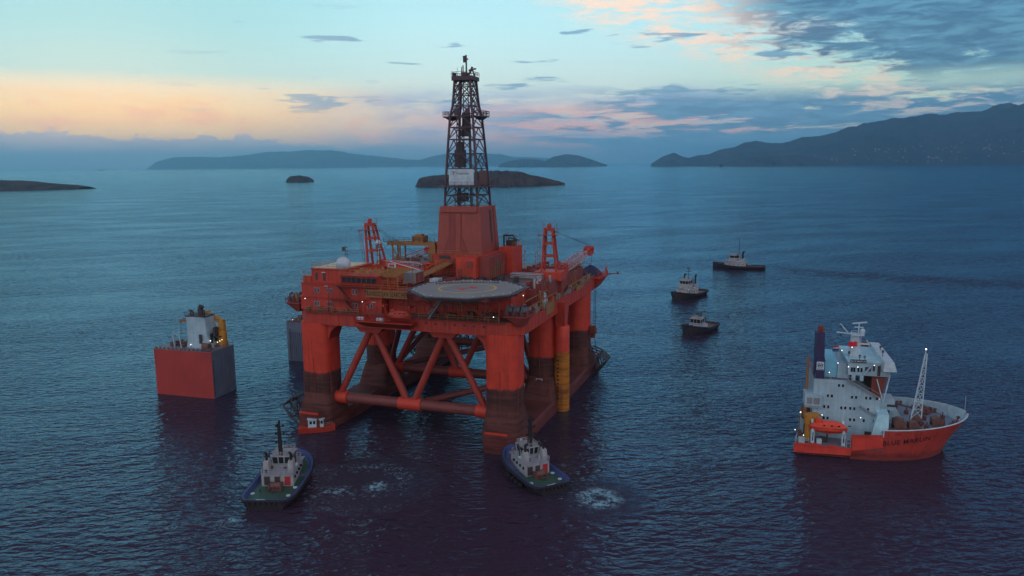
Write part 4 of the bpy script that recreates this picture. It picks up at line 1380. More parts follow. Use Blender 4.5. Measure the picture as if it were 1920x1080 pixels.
def lifeboat(name, label, loc, rot, L_=7.0, W_=2.6, H_=2.7, group=None, shell_='orange'):
    o = thing(name, label, 'lifeboat', loc, rot, group)
    rings = []
    for i in range(13):
        k = -1 + 2 * i / 12
        w = W_ / 2 * (1 - abs(k) ** 2.6) ** .6 + .04
        zt = H_ * (.52 + .06 * k * k)
        rings.append([(L_ / 2 * k, -w * .35, .15 * abs(k) * H_), (L_ / 2 * k, -w, zt * .65), (L_ / 2 * k, -w, zt), (L_ / 2 * k, w, zt), (L_ / 2 * k, w, zt * .65), (L_ / 2 * k, w * .35, .15 * abs(k) * H_)])
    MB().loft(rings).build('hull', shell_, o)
    rings = []
    for i in range(13):
        k = -1 + 2 * i / 12
        w = W_ / 2 * .93 * (1 - abs(k) ** 2.6) ** .6 + .03
        z0 = H_ * (.52 + .06 * k * k)
        hh_ = (H_ - z0) * (1 - abs(k) ** 4) + .02
        rings.append([(L_ / 2 * .97 * k, -w, z0), (L_ / 2 * .97 * k, -w * .86, z0 + hh_ * .62), (L_ / 2 * .97 * k, -w * .4, z0 + hh_), (L_ / 2 * .97 * k, w * .4, z0 + hh_), (L_ / 2 * .97 * k, w * .86, z0 + hh_ * .62), (L_ / 2 * .97 * k, w, z0)])
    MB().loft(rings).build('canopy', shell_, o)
    MB().box(-L_ * .48, L_ * .48, -W_ / 2 - .03, W_ / 2 + .03, H_ * .5, H_ * .54).build('gunwale', 'darkred', o)
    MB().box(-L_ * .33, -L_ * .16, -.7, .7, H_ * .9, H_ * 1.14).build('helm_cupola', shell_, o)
    for k in (-.12, .08, .26):
        MB().box(L_ * k - .2, L_ * k + .2, -W_ * .47, W_ * .47, H_ * .7, H_ * .8).build('window', 'glass', o, False)
    return o


rz = R(-19.55)
lifeboat('lifeboat', 'orange-red enclosed lifeboat hanging below the left end of the rig\'s helideck', world(.8, 1.4, 28.0), rz + R(4), 5.6, 2.1, 2.2, None, 'red')  # dimmer red for the orange shell: shade below the helideck put into its colour
for x, la in ((-8.9, 'pale life raft canister at the left end of the rig\'s lifeboat platform'), (-3.9, 'pale life raft canister on the rig\'s lifeboat platform, the one nearer the orange lifeboat')):
    o = thing('life_raft', la, 'life raft', world(x, 1.1, 27.36), rz, 'life raft canisters on the rig')
    MB().tube((-.8, 0, .55), (.8, 0, .55), .45, 14).build('canister', 'whiteclean', o)
    MB().box(-.7, -.5, -.4, .4, 0, .3).box(.5, .7, -.4, .4, 0, .3).build('cradle', 'ochre', o)


def container(label, loc, rot, lx, ly, lz, mat, doormat):
    o = thing('container', label, 'container', loc, rot)
    b = MB().box(0, lx, 0, ly, 0, lz)
    k = int(lx / .35)
    for i in range(k):
        b.box(.1 + i * lx / k, .1 + i * lx / k + .16, -.06, 0, .15, lz - .15)
    for x in (0, lx):
        for y in (0, ly):
            b.box(x - .09, x + .09, y - .09, y + .09, 0, lz + .04)
    b.build('body', mat, o, False)
    d = MB().box(lx + .0, lx + .07, .15, ly - .15, .15, lz - .15).build('door', doormat, o, False)
    MB().tube((lx + .1, ly * .4, .3), (lx + .1, ly * .4, lz - .3), .05, 5).build('lock_bar', 'pipe', d)
    return o


container('grey shipping container with a rust-red end beside the left edge of the helideck', world(-3.8, 13, 34.4), rz, 2.9, 4.4, 2.5, 'grey', 'rust')
container('small white container beside the grey one just behind the helideck', world(1.2, 16.5, 33.4), rz, 2.0, 2.2, 1.7, 'whiteclean', 'grey')
bt = MB()
for i in range(3):
    for j in range(6):
        bt.tube((-4.2, j * .5 - 1.2, .22 + i * .43), (4.2, j * .5 - 1.2, .22 + i * .43), .2, 8)
o = bt.build('pipe_bundle', 'pipe')
o.location, o.rotation_euler = world(19.0, 36.5, 33.15), (0, 0, rz)
o['label'], o['category'] = 'stack of bare grey drill pipes on the rig deck left of the right-hand crane', 'pipes'
tp = MB()
rings = []
for i in range(7):
    k = i / 6
    rings.append([(3.3 * math.cos(2 * math.pi * j / 18) * (1 - k ** 1.5 * .9) * (1 + .12 * math.sin(j * 2.1)), 2.7 * math.sin(2 * math.pi * j / 18) * (1 - k ** 1.5 * .9) * (1 + .1 * math.cos(j * 1.7)), 2.9 * k ** .8 * (1 + .05 * math.sin(j * 1.3))) for j in range(18)])
o = tp.loft(rings).build('covered_machinery', 'tarp')
o.location, o.rotation_euler = world(26.3, 74.0, 29.0), (0, 0, rz)
o['label'], o['category'] = 'heap of deck gear under a dark blue cover at the rig\'s far right corner', 'covered gear'

M['lblue2'] = paint('pale_blue_paint', (.40, .68, .76), (.3, .42, .45), .3)
M['ochre2'] = paint('brown_yellow_paint', (.28, .13, .05), (.12, .05, .04), .5)
M['tuggrey'] = paint('tug_grey_paint', (.34, .37, .42), (.2, .16, .15), .4)
M['tuggrey2'] = paint('tug_fore_deck_paint', (.10, .13, .22), (.08, .07, .09), .5)
M['tugwhite'] = paint('tug_white_paint', (.38, .385, .40), (.2, .14, .12), .6)
M['flagred2'] = plain('red_panel_paint', (.5, .03, .04), .6)

# ------------------------------------------------------------------ bow of the heavy-lift ship (local x to the bow, y to port, z up)
ship = thing('heavy_lift_ship', 'red-hulled heavy-lift ship with a white bridge block and a tall dark blue funnel', 'ship', (59.6, 157.0, 0), R(-15.5))
BW = 25.0


def sp_(mb, name, mat, parent=ship, **kw):
    return mb.build(name, mat, parent, **kw)


def hb(u, z):                                  # half-breadth of the forecastle hull
    zz = max(0, min(1, z / 8.0))
    tip = 31.5 + 4.3 * zz ** 1.25
    u0 = 13.0 + 5.0 * zz
    k = max(0.0, min(1.0, (u - u0) / (tip - u0)))
    return (BW / 2) * (.94 + .06 * zz) * (1 - k ** 2.3) ** .62


def side(u, z, off=0.0):                       # starboard shell point
    return Vector((u, BW / 2 - hb(u, z) - off, z))


def railz(u):
    return 6.9 + 1.35 * max(0, (u - 17.3) / 19) ** 1.2


UU = [11.2, 13, 15, 17.3, 19, 21, 23, 25, 26.5, 28, 29.2, 30.2, 31.2, 32.2, 33.2, 34.2, 34.8, 35.2, 35.5, 35.7, 35.78]
hl2 = MB()
rows = [-1.5, .0, 1.2, 2.4, 3.6, 4.8, 6.0, 7.0]


def shell(cols, zt):
    """both sides of the forecastle from below the waterline to the height zt(u)"""
    b = MB()
    for s in (1, -1):
        vs, fs = [], []
        for u in cols:
            top_ = zt(u)
            for i, r in enumerate(rows):
                z = -1.5 + (top_ + 1.5) * i / (len(rows) - 1)
                zz = max(0, min(1, z / 8.0))
                tip = 31.5 + 4.3 * zz ** 1.25
                uu = min(u, tip)
                vs.append((uu, BW / 2 - s * hb(uu, z), z))
        nr = len(rows)
        for i in range(len(cols) - 1):
            for j in range(nr - 1):
                q = (i * nr + j, (i + 1) * nr + j, (i + 1) * nr + j + 1, i * nr + j + 1)
                fs.append(q if s == 1 else q[::-1])
        b.add(vs, fs)
    return b


fc = shell([u for u in UU if u >= 17.3], railz)
fc.add([(17.3, 0.0, railz(17.3)), (17.3, .35, railz(17.3)), (17.3, .35, 4.5), (17.3, 0.0, 4.5)], [(0, 1, 2, 3)])
M['shell'] = column_mat('ship_shell_paint', 1.5, (.54, .068, .05), (.26, .04, .038), .9)
hull = sp_(fc, 'hull', 'shell')
sp_(shell([11.2, 12.5, 14, 15.5, 17.3], lambda u: 5.5 + max(0, (u - 11.2)) * .06), 'hull_side', 'shell', hull)
# overhanging side tank and bulwark aft of the forecastle
sp_(MB().prism([(.6, 1.2), (11.4, 1.2), (11.4, BW - .6), (4.6, BW - .6)], -1.5, 2.2), 'lower_hull', 'shdark', hull)
ov = MB().hexa([(0, 0, .75), (11.3, 0, .95), (11.3, BW, .95), (4.4, BW, .75), (0, 0, 2.45), (11.3, 0, 2.35), (11.3, BW, 2.35), (4.4, BW, 2.45)])
for x0, x1, z in ((0, 3.2, 2.85), (3.2, 5.0, 3.0), (7.0, 8.4, 2.9), (5, 7, 2.6), (8.4, 11.3, 2.55)):
    ov.box(x0, x1, 0, .2, 2.3, z)
sp_(ov, 'side_tank', 'shred')
bw = MB().hexa([(11.35, -.06, 2.0), (17.28, -.06, 3.2), (17.28, .22, 3.2), (11.35, .22, 2.0), (11.35, -.06, 4.7), (17.28, -.06, 5.6), (17.28, .22, 5.6), (11.35, .22, 4.7)])
sp_(bw, 'bulwark', 'shred')
sp_(MB().prism([(.25, .25), (17.4, .25), (17.4, BW - .25), (4.6, BW - .25)], 2.46, 2.62), 'main_deck', 'sdeck')
# forecastle deck, white inner bulwark, capping rail
DK = 6.0
usd = [u for u in UU if u >= 17.3]
ins = lambda u, z, o: (min(u, 36.2 - o), BW / 2 - max(.02, hb(min(u, 36.0), z) - o))
fd = MB()
pl = [(u, BW / 2 - (hb(u, DK - .3) - .1)) for u in usd if hb(u, DK - .3) > .3]
pl2 = [(x, BW - y) for x, y in reversed(pl)]
sp_(MB().prism(pl + pl2, DK - .3, DK), 'forecastle_deck', 'sdeck2')
for s in (1, -1):
    ib, rr_ = MB(), MB()
    vs, fs, rv = [], [], []
    for u in usd:
        zt = railz(u)
        for z in (DK - .1, (DK + zt) / 2, zt - .02):
            zz = max(0, min(1, z / 8.0))
            uu = min(u, 31.5 + 4.3 * zz ** 1.25)
            vs.append((16 + (uu - 16) * .992, BW / 2 - s * max(0, hb(uu, z) - .12), z))
        rv.append((min(u, 35.75), BW / 2 - s * max(0, hb(min(u, 35.7), zt) - .06), zt))
    for i in range(len(usd) - 1):
        for k in (0, 1):
            q = (3 * i + k, 3 * i + k + 1, 3 * i + k + 4, 3 * i + k + 3)
            fs.append(q if s == 1 else q[::-1])
    ib.add(vs, fs)
    sp_(ib, 'inner_bulwark', 'white', hull)
    for a, b2 in zip(rv, rv[1:]):
        rr_.tube(a, b2, .14, 6)
    if s == 1:
        rr_.tube((17.3, 0, 5.5), (17.3, 0, 6.95), .12, 6)
    sp_(rr_, 'bulwark_rail', 'whiteclean', hull)
    bk = MB()
    for u in usd[1:-4]:
        y0, y1 = hb(u, railz(u)), hb(u, DK)
        if y1 < 1.2:
            continue
        bk.hexa([(u - .05, BW / 2 - s * (y1 - .2), DK), (u + .05, BW / 2 - s * (y1 - .2), DK), (u + .05, BW / 2 - s * (y1 - .8), DK), (u - .05, BW / 2 - s * (y1 - .8), DK),
                 (u - .05, BW / 2 - s * (y0 - .25), railz(u) - .1), (u + .05, BW / 2 - s * (y0 - .25), railz(u) - .1), (u + .05, BW / 2 - s * (y0 - .35), railz(u) - .1), (u - .05, BW / 2 - s * (y0 - .35), railz(u) - .1)])
    sp_(bk, 'bulwark_bracket', 'white', hull)
sp_(MB().prism([(17.3, .3), (20, .3), (20, BW - .3), (17.3, BW - .3)], DK + .01, DK + .03), 'deck_coating', 'sdeck')
# name on the flared bow
lettering('BLUE MARLIN', 1.5, 'text', hull, lambda x, y: side(21.95 + x * .93, 4.15 + y * 1.0 + .13 * x, .05))
lettering('S.B.A.', .42, 'text', hull, lambda x, y: side(20.2 + x * 1.3, 6.1 + y + .1 * x, .05), 'small_lettering')
# bow thruster mark
bl = MB().sphere((29.3, BW / 2, .2), 1.3, 16, 10, .9)
sp_(bl, 'bow_bulb', 'shred', hull)

# accommodation block: starboard side wall with a raked front corner
prof = [(4.0, 2.62), (17.0, 2.62), (17.4, 12.0), (11.2, 15.6), (4.0, 15.6)]
acc = sp_(MB().prism_y(prof, 5.6, BW - 5.6), 'accommodation_block', 'white')


def swin(u, z, y=5.6, w=.42, h=.62, parent=acc):
    f_ = MB().box(u - w / 2 - .07, u + w / 2 + .07, y - .05, y + .01, z - h / 2 - .07, z + h / 2 + .07).build('window', 'whiteclean', parent, False)
    MB().box(u - w / 2, u + w / 2, y - .08, y - .045, z - h / 2, z + h / 2).build('pane', 'glass', f_, False)


for z, us in ((14.4, (9.0, 9.8)), (12.0, (6.9, 7.7, 11.7, 12.5, 14.5, 15.3, 16.6)), (9.5, (6.3, 7.1, 9.7, 10.5, 11.5, 12.3, 15.0)), (7.0, (6.3, 7.1, 11.6, 12.4, 14.3, 16.3))):
    for u in us:
        swin(u, z)
sd_ = MB().beam((10.6, 5.2, 15.9), (17.2, 5.2, 12.2), .9, .22).beam((13.4, 5.2, 10.2), (17.0, 5.2, 8.0), .8, .2)
sd_.path([(10.6, 4.8, 16.8), (17.2, 4.8, 13.1)], .06, 5)
sp_(sd_, 'outside_stairway', 'grey', acc)
sh = MB()
for z0, z1 in ((10.2, 12.6), (8.0, 9.8)):
    sh.box(3.0, 5.7, 5.0, 5.6, z0 - .15, z0)
sh.box(2.2, 5.6, 4.6, 9, 9.4, 12.2)
sp_(sh, 'side_house', 'white', acc)
sp_(MB().box(2.3, 5.4, 4.5, 4.65, 9.6, 9.75).box(2.6, 3.7, 4.52, 4.62, 10.2, 11.6).box(4.0, 5.2, 4.52, 4.62, 10.2, 11.6), 'louvre', 'grey', acc)
sp_(MB().box(11.3, 11.9, 5.5, 5.62, 5.4, 5.6).box(14.6, 16.2, 5.3, 5.62, 3.2, 4.6), 'deck_locker', 'dark', acc)
# light blue deck between funnel and bridge, with its upper deck
sp_(MB().box(6.2, 8.7, 7.4, 18, 15.7, 19.4), 'ventilation_house', 'lblue')
sp_(MB().box(8.75, 11.2, 7.0, 18, 15.62, 18.8), 'after_bridge_house', 'white')
sp_(MB().box(4.0, 12.0, 5.6, BW - 5.6, 15.6, 15.68), 'upper_deck', 'sdeck')
# funnel
fn = MB().hexa([(4.05, 5.7, 15.7), (6.0, 5.7, 15.7), (6.0, 9, 15.7), (4.05, 9, 15.7), (4.0, 6.1, 25.6), (5.7, 6.1, 25.6), (5.7, 9, 25.6), (4.0, 9, 25.6)])
fn.box(4.2, 5.9, 5.5, 7, 15.7, 20.2)
fn = sp_(fn, 'funnel', 'navy')
sp_(MB().box(4.3, 5.8, 5.38, 5.48, 17.6, 19.4), 'logo_panel', 'whiteclean', fn)
lg = MB()
for rad, r0 in ((.52, .36),):
    for a0, a1 in ((-75, 75), (105, 255)):
        k = 14
        pts = []
        for i in range(k + 1):
            a = R(a0 + (a1 - a0) * i / k)
            pts.append((5.05 + rad * math.cos(a), 5.35, 18.6 + rad * math.sin(a)))
        for i in range(k + 1):
            a = R(a1 + (a0 - a1) * i / k)
            pts.append((5.05 + r0 * math.cos(a), 5.35, 18.6 + r0 * math.sin(a)))
        n_ = len(pts)
        lg.add(pts, [(i, i + 1, n_ - 2 - i, n_ - 1 - i) for i in range(k)])
lg.box(4.9, 5.2, 5.34, 5.37, 18.46, 18.76).box(4.75, 5.35, 5.34, 5.37, 18.56, 18.66)
lg.box(4.5, 5.6, 5.34, 5.37, 17.72, 17.86)
sp_(lg, 'logo', 'navyl', fn, smooth=False)
MB().tube((4.9, 7.4, 25.6), (4.9, 7.4, 26.9), .5, 12).tube((5.3, 6.8, 25.6), (5.5, 6.8, 26.4), .3, 10).box(5.0, 5.8, 6, 7.2, 20.2, 21.8).build_each('exhaust_pipe', 'rust', fn)
# wheelhouse across the ship
wh = MB().hexa([(10.6, 5.4, 16.9), (18.6, 5.4, 16.9), (18.6, BW - 5.4, 16.9), (10.6, BW - 5.4, 16.9), (10.6, 5.4, 19.7), (19.3, 5.4, 19.7), (19.3, BW - 5.4, 19.7), (10.6, BW - 5.4, 19.7)])
wh = sp_(wh, 'wheelhouse', 'white')
sp_(MB().box(10.4, 17.4, 5.2, BW - 5.2, 19.7, 19.95), 'roof', 'lblue2', wh)
tb = MB().hexa([(17.0, 3.0, 18.6), (19.6, 3.0, 18.6), (19.9, BW - 3, 18.6), (17.0, BW - 3, 18.6), (17.2, 3.2, 20.6), (19.0, 3.2, 20.6), (19.2, BW - 3.2, 20.6), (17.2, BW - 3.2, 20.6)])
sp_(tb, 'bridge_front', 'whiteclean', wh)
for u in (11.3, 11.8, 12.6, 13.2):
    swin(u, 18.1, 5.4, .42, .95, wh)
sp_(MB().box(16.3, 16.9, 5.32, 5.4, 17.0, 19.2).box(15.4, 15.8, 5.32, 5.4, 18.0, 19.2).box(13.9, 15.0, 5.32, 5.4, 17.9, 18.8), 'door', 'dark', wh)
sp_(MB().box(10.9, 14.0, 5.0, 5.15, 19.75, 20.35), 'name_board', 'textd', wh)
lettering('BLUE MARLIN', .46, 'textw', wh, lambda x, y: Vector((12.45 + x * .95, 4.97, 19.9 + y)))
sp_(MB().beam((13.6, 5.0, 17.2), (15.0, 5.0, 19.2), .4, .3).box(11.4, 12.1, 5.3, 6.2, 15.7, 16.9).box(13.0, 13.7, 5.3, 6.2, 15.7, 16.9), 'wing_support', 'white', wh)
# dark red lower bridge front with white edges
sp_(MB().hexa([(15.5, 6.2, 12.6), (17.6, 6.2, 12.2), (17.6, BW - 6, 12.2), (15.5, BW - 6, 12.6), (15.5, 6.2, 16.9), (18.4, 6.2, 16.9), (18.4, BW - 6, 16.9), (15.5, BW - 6, 16.9)]), 'bridge_front_lower', 'rust', wh)
sp_(MB().beam((17.9, 6.0, 11.2), (18.9, 6.0, 17.2), .25).beam((17.9, 6, 11.2), (16.4, 6, 16.2), .2).beam((18.6, 6.4, 17), (18.6, 9, 17), .3), 'edge_frame', 'whiteclean', wh)
pw = MB().box(14.6, 16.8, BW - 5, BW - 1.5, 18.0, 20.4)
sp_(pw, 'port_wing', 'rust', wh)
sp_(MB().box(14.4, 14.65, BW - 5.1, BW - 1.4, 18, 20.7).box(16.8, 17.0, BW - 5.1, BW - 1.4, 18, 20.7).box(14.4, 17, BW - 5.2, BW - 5.0, 20.4, 20.7), 'wing_frame', 'whiteclean', wh)
sp_(MB().rail([(10.6, 5.4, 19.95), (16.8, 5.4, 19.95)], 1.0, .05).rail([(4.2, 5.7, 15.68), (10.4, 5.7, 15.68)], 1.0, .05).rail([(.3, .5, 2.62), (4.6, BW - .5, 2.62)], 1.1, .06), 'handrail', 'white')
# signal mast on the wheelhouse roof
ms = MB().frustum(12.4, 10.5, 19.95, 24.6, 1.1, 1.1, .7, .7).box(11.4, 14.0, 9.2, 11.8, 24.6, 24.8).tube((13.0, 10.5, 24.8), (13.0, 10.5, 27.2), .14, 6)
ms.tube((11.2, 10.5, 24.6), (9.2, 10.5, 26.9), .14, 6).tube((8.6, 10.5, 25.0), (11.6, 10.5, 24.7), .16, 6).box(12.1, 13.9, 10.3, 10.7, 26.2, 26.35)
ms.lathe((13.8, 10.5, 24.8), [(.5, 0), (.5, .9), (.2, 1.2)], 12).tube((11.4, 9.6, 19.9), (11.4, 9.6, 24.6), .06, 5).tube((13.4, 9.6, 19.9), (13.4, 9.6, 24.6), .06, 5)
for k in range(9):
    ms.box(11.3, 13.5, 9.35, 9.4, 20.2 + k * .5, 20.26 + k * .5)
ms.rail([(11.4, 9.2, 24.8), (14, 9.2, 24.8), (14, 11.8, 24.8)], .9, .05, .9)
ms = sp_(ms, 'mast', 'whiteclean')
sp_(MB().beam((11.6, 10.3, 27.1), (14.6, 10.7, 27.4), .3, .25), 'radar_scanner', 'whiteclean', ms)
sp_(MB().box(9.3, 9.5, 10.4, 10.6, 26.1, 26.6).box(9.3, 9.5, 10.4, 10.6, 24.2, 24.7), 'signal_lamp', 'dark', ms)
for p, z1 in (((11.0, 8), 21.4), ((12.8, 6), 21.2), ((13.8, 6.2), 21.0), ((17.6, 8), 22.0), ((18.2, 14), 21.6)):
    sp_(MB().tube((p[0], p[1], 19.9), (p[0], p[1], z1), .07, 5).box(p[0] - .2, p[0] + .2, p[1] - .2, p[1] + .2, z1 - .5, z1), 'antenna', 'dark')
sp_(MB().tube((8.9, 8, 18.8), (8.9, 8, 22.6), .05, 5), 'flagstaff', 'white')


def flag(label, loc, rot, w, h, cols):
    o = thing('flag', label, 'flag', loc, rot)
    k = 10
    n_ = len(cols)
    for ci, m_ in enumerate(cols):
        b = MB()
        vs = []
        for i in range(k + 1):
            x = -w * i / k
            yy = .13 * w * math.sin(i * .9)
            for zz in (h * ci / n_, h * (ci + 1) / n_):
                vs += [(x, yy - .015, zz - .1 * h * i / k), (x, yy + .015, zz - .1 * h * i / k)]
        fs = []
        for i in range(k):
            a, c_ = 4 * i, 4 * (i + 1)
            fs += [(a, c_, c_ + 2, a + 2), (a + 3, c_ + 3, c_ + 1, a + 1), (a + 2, c_ + 2, c_ + 3, a + 3), (a + 1, c_ + 1, c_, a)]
        fs += [(0, 2, 3, 1), (4 * k + 1, 4 * k + 3, 4 * k + 2, 4 * k)]
        b.add(vs, fs).build('flag_stripe' if n_ > 1 else 'cloth', m_, o)
    return o


ship_m = Matrix.Translation((59.6, 157.0, 0)) @ Matrix.Rotation(R(-15.5), 4, 'Z')
sw = lambda x, y, z: ship_m @ Vector((x, y, z))
flag('small red flag flying from the white ship\'s mast above the bridge', sw(12.6, 9.1, 22.3), R(-10), 1.7, 1.1, ['flagred'])
flag('tiny striped flag on the staff behind the ship\'s dark blue funnel', sw(8.85, 8, 21.6), R(-14), 1.1, .9, ['navyl', 'whiteclean', 'flagred'])
# front blocks, chute, forecastle fittings
sp_(MB().box(17.5, 20.4, 7.0, 11.5, 9.2, 11.6).box(17.4, 18.2, 8, 17, 6, 9.2), 'deckhouse', 'white')
sp_(MB().box(18.9, 21.0, 6.9, 7.0, 10.0, 10.5).beam((20.0, 8, 10.6), (24.6, 9.2, 9.4), .25), 'slot', 'dark')
sp_(MB().hexa([(14.8, 1.8, 2.62), (18.4, 1.2, 4.6), (18.4, 4.6, 5.2), (15.6, 5.4, 2.62), (16.6, 3.6, 9.2), (18.8, 3.6, 9.2), (18.8, 6.6, 9.6), (16.6, 6.6, 9.6)]), 'chute', 'lblue2')
sp_(MB().hexa([(20.2, 10.2, 6), (23.0, 10.2, 6), (23.0, 13.4, 6), (20.2, 13.4, 6), (20.2, 10.6, 9.2), (21.2, 10.6, 9.2), (21.2, 13.2, 9.2), (20.2, 13.2, 9.2)]), 'hatch_house', 'white')
for u, v, r_, l_ in ((21.0, 4.6, 1.15, 2.6), (23.6, 4.4, .95, 1.8), (21.6, 18.6, 1.3, 2.8), (25.0, 8.5, 1.0, 1.8), (29.0, 8.6, 1.0, 1.8), (28.2, 17.0, .9, 1.8)):
    w_ = MB().tube((u, v - l_ / 2, DK + r_ + .1), (u, v + l_ / 2, DK + r_ + .1), r_, 16).box(u - r_, u + r_, v - l_ / 2 - .25, v - l_ / 2, DK, DK + r_ * 1.7).box(u - r_, u + r_, v + l_ / 2, v + l_ / 2 + .25, DK, DK + r_ * 1.7)
    w_.tube((u + .9, v - l_ / 2 - .5, DK + .8), (u + .9, v + l_ / 2 + .5, DK + .8), .5, 12)
    sp_(w_, 'mooring_winch', 'brown')
for u, v in ((18.6, 1.2), (21.4, 1.0), (22.2, 1.0), (25.4, 1.6), (26.8, 2.2), (31.8, 7.4), (32.6, 9.6), (34.4, 11.2), (24, 22.6), (20, 23.2), (29.4, 19.6), (30.2, 19.2)):
    v = max(v, BW / 2 - hb(u + .8, DK) + .9) if v < BW / 2 else min(v, BW / 2 + hb(u + .8, DK) - 1.3)
    sp_(MB().lathe((u, v, DK), [(.34, 0), (.26, .15), (.26, .75), (.36, .8), (.36, .95)], 10).lathe((u + .8, v + .15, DK), [(.34, 0), (.26, .15), (.26, .75), (.36, .8), (.36, .95)], 10).box(u - .4, u + 1.2, v - .3, v + .45, DK, DK + .1), 'bollard', 'brown')
gr = MB()
for u, v in ((22, 7), (26.6, 6), (27.4, 12), (31.4, 13.6), (30.6, 10), (24.6, 15.6), (27, 20)):
    gr.box(u - .4, u + .4, v - .3, v + .3, DK, DK + .9).tube((u, v, DK), (u, v, DK + 1.6), .12, 6)
sp_(gr, 'deck_vent', 'brown')
# lattice foremast
fm = MB()
b0_, tp_ = Vector((24.6, 8.4, DK)), Vector((26.2, 9.6, 21.3))
lg_ = [(Vector((-1.0, -.9, 0)), Vector((-.12, -.1, 0))), (Vector((1.3, -.3, 0)), Vector((.3, 0, 0))), (Vector((-.2, 1.2, 0)), Vector((0, .15, 0)))]
lv_ = [i / 9 for i in range(10)]
for k in range(3):
    fm.tube(b0_ + lg_[k][0], tp_ + lg_[k][1], .12, 7)
for a, b2 in zip(lv_, lv_[1:]):
    for k in range(3):
        j = (k + 1) % 3
        P_ = lambda q, m_: (b0_ + lg_[m_][0]).lerp(tp_ + lg_[m_][1], q)
        fm.tube(P_(a, k), P_(b2, j), .06, 5).tube(P_(b2, k), P_(b2, j), .06, 5)
fm.tube(tp_, tp_ + Vector((0, 0, .8)), .1, 6)
fm = sp_(fm, 'foremast', 'whiteclean')
sp_(MB().tube((35.3, 12.5, 8.0), (35.3, 12.5, 11.8), .05, 5), 'jackstaff', 'white')
# aft starboard corner: small crane, davits, rails
cr = MB().lathe((3.1, 3.6, 2.6), [(.8, 0), (.8, 3.4), (1.0, 3.5), (1.0, 5.6), (.4, 5.8)], 16).box(3.6, 5.0, 3.0, 4.6, 5.4, 8.4)
cr = sp_(cr, 'deck_crane', 'yellow')
sp_(MB().beam((2.6, 6.5, 6.6), (3.3, 12.0, 19.0), .55).beam((2.2, 6.5, 6.6), (3.2, 12.0, 19.0), .2), 'crane_boom', 'ochre2', cr)
sp_(MB().box(2.9, 3.95, 10, 16, 2.62, 7.6).box(3.0, 4.2, 16.4, 19.5, 2.62, 5), 'casing_house', 'rust')
for k in range(5):
    sp_(MB().box(1.0 + k * .62, 1.9 + k * .62, 4 + k * 3.6, 6 + k * 3.6, 2.62, 3.8 + (k % 2) * 1.4).tube((1.3 + k * .62, 4.6 + k * 3.6, 3), (1.3 + k * .62, 4.6 + k * 3.6, 7.4), .1, 6), 'deck_locker', ['brown', 'white', 'ochre2', 'rust', 'white'][k])
for u in (3.7, 9.8):
    sp_(MB().box(u - .35, u - .18, .5, 1.1, 2.6, 5.4).box(u + .18, u + .35, .5, 1.1, 2.6, 5.4).box(u - .35, u + .35, .5, 1.1, 5.2, 5.6).beam((u, .8, 5.5), (u, 2.6, 7.4), .4).beam((u, 2.7, 2.6), (u, 2.7, 7.4), .35).box(u - .2, u + .2, .55, .9, 2.7, 3.3), 'davit', 'whiteclean')
sp_(MB().box(1.0, 2.2, .6, 1.8, 2.62, 3.7).box(4.6, 5.6, 1.0, 2.0, 2.62, 3.6), 'raft_cradle', 'whiteclean')
sp_(MB().rail([(.3, .4, 2.7), (3, .4, 2.9)], 1.0, .05, .8).rail([(10.4, .5, 2.6), (11.2, .5, 2.6)], 1.6, .07, .8), 'handrail', 'white')
MB().box(5.2, 6.6, 2.6, 3.6, 2.62, 3.5).box(12.6, 13.0, 3, 3.6, 2.62, 4.2).tube((6.8, 2.4, 2.6), (6.8, 2.4, 4.4), .2, 8).build_each('mooring_gear', 'dark', ship)
lifeboat('lifeboat', 'orange-red enclosed lifeboat hung on white davits at the side of the white ship', sw(6.8, 1.7, 4.9), R(-15.5), 7.6, 2.4, 2.6)
for u, v, z, w in ((7.05, 6.5, 16.9, 0), (8.7, 6.8, 19.0, 0), (10.6, 5.2, 18.7, 0), (12.4, 5.0, 18.8, 0), (17.0, 4.9, 12.2, 0), (5.9, 5.2, 7.7, 0), (4.4, 4.4, 6.5, 0), (13.6, 5.2, 7.7, 0), (10.2, 5.1, 5.8, 0), (1.7, 7, 7.4, 1), (.4, 3.2, 4.6, 0), (1.9, .6, 4.4, 0), (15.6, 5.2, 19.3, 0), (9.6, 8.6, 21.4, 0), (11.6, 8.6, 22.2, 0)):
    f_ = sp_(MB().box(u - .12, u + .12, v + .02, v + .3, z - .1, z + .1), 'deck_lamp', 'grey')
    MB().sphere((u, v, z), .09 + .05 * w, 10, 6).build('bulb', 'warmlamp' if w else 'lamp', f_)
f_ = sp_(MB().tube(tuple(tp_ + Vector((0, 0, .7))), tuple(tp_ + Vector((0, 0, .95))), .1, 6), 'mast_lamp', 'grey')
MB().sphere(tuple(tp_ + Vector((0, -.1, 1.05))), .16, 10, 6).build('bulb', 'lamp', f_)

# ------------------------------------------------------------------ the ship's two stern casings standing out of the water


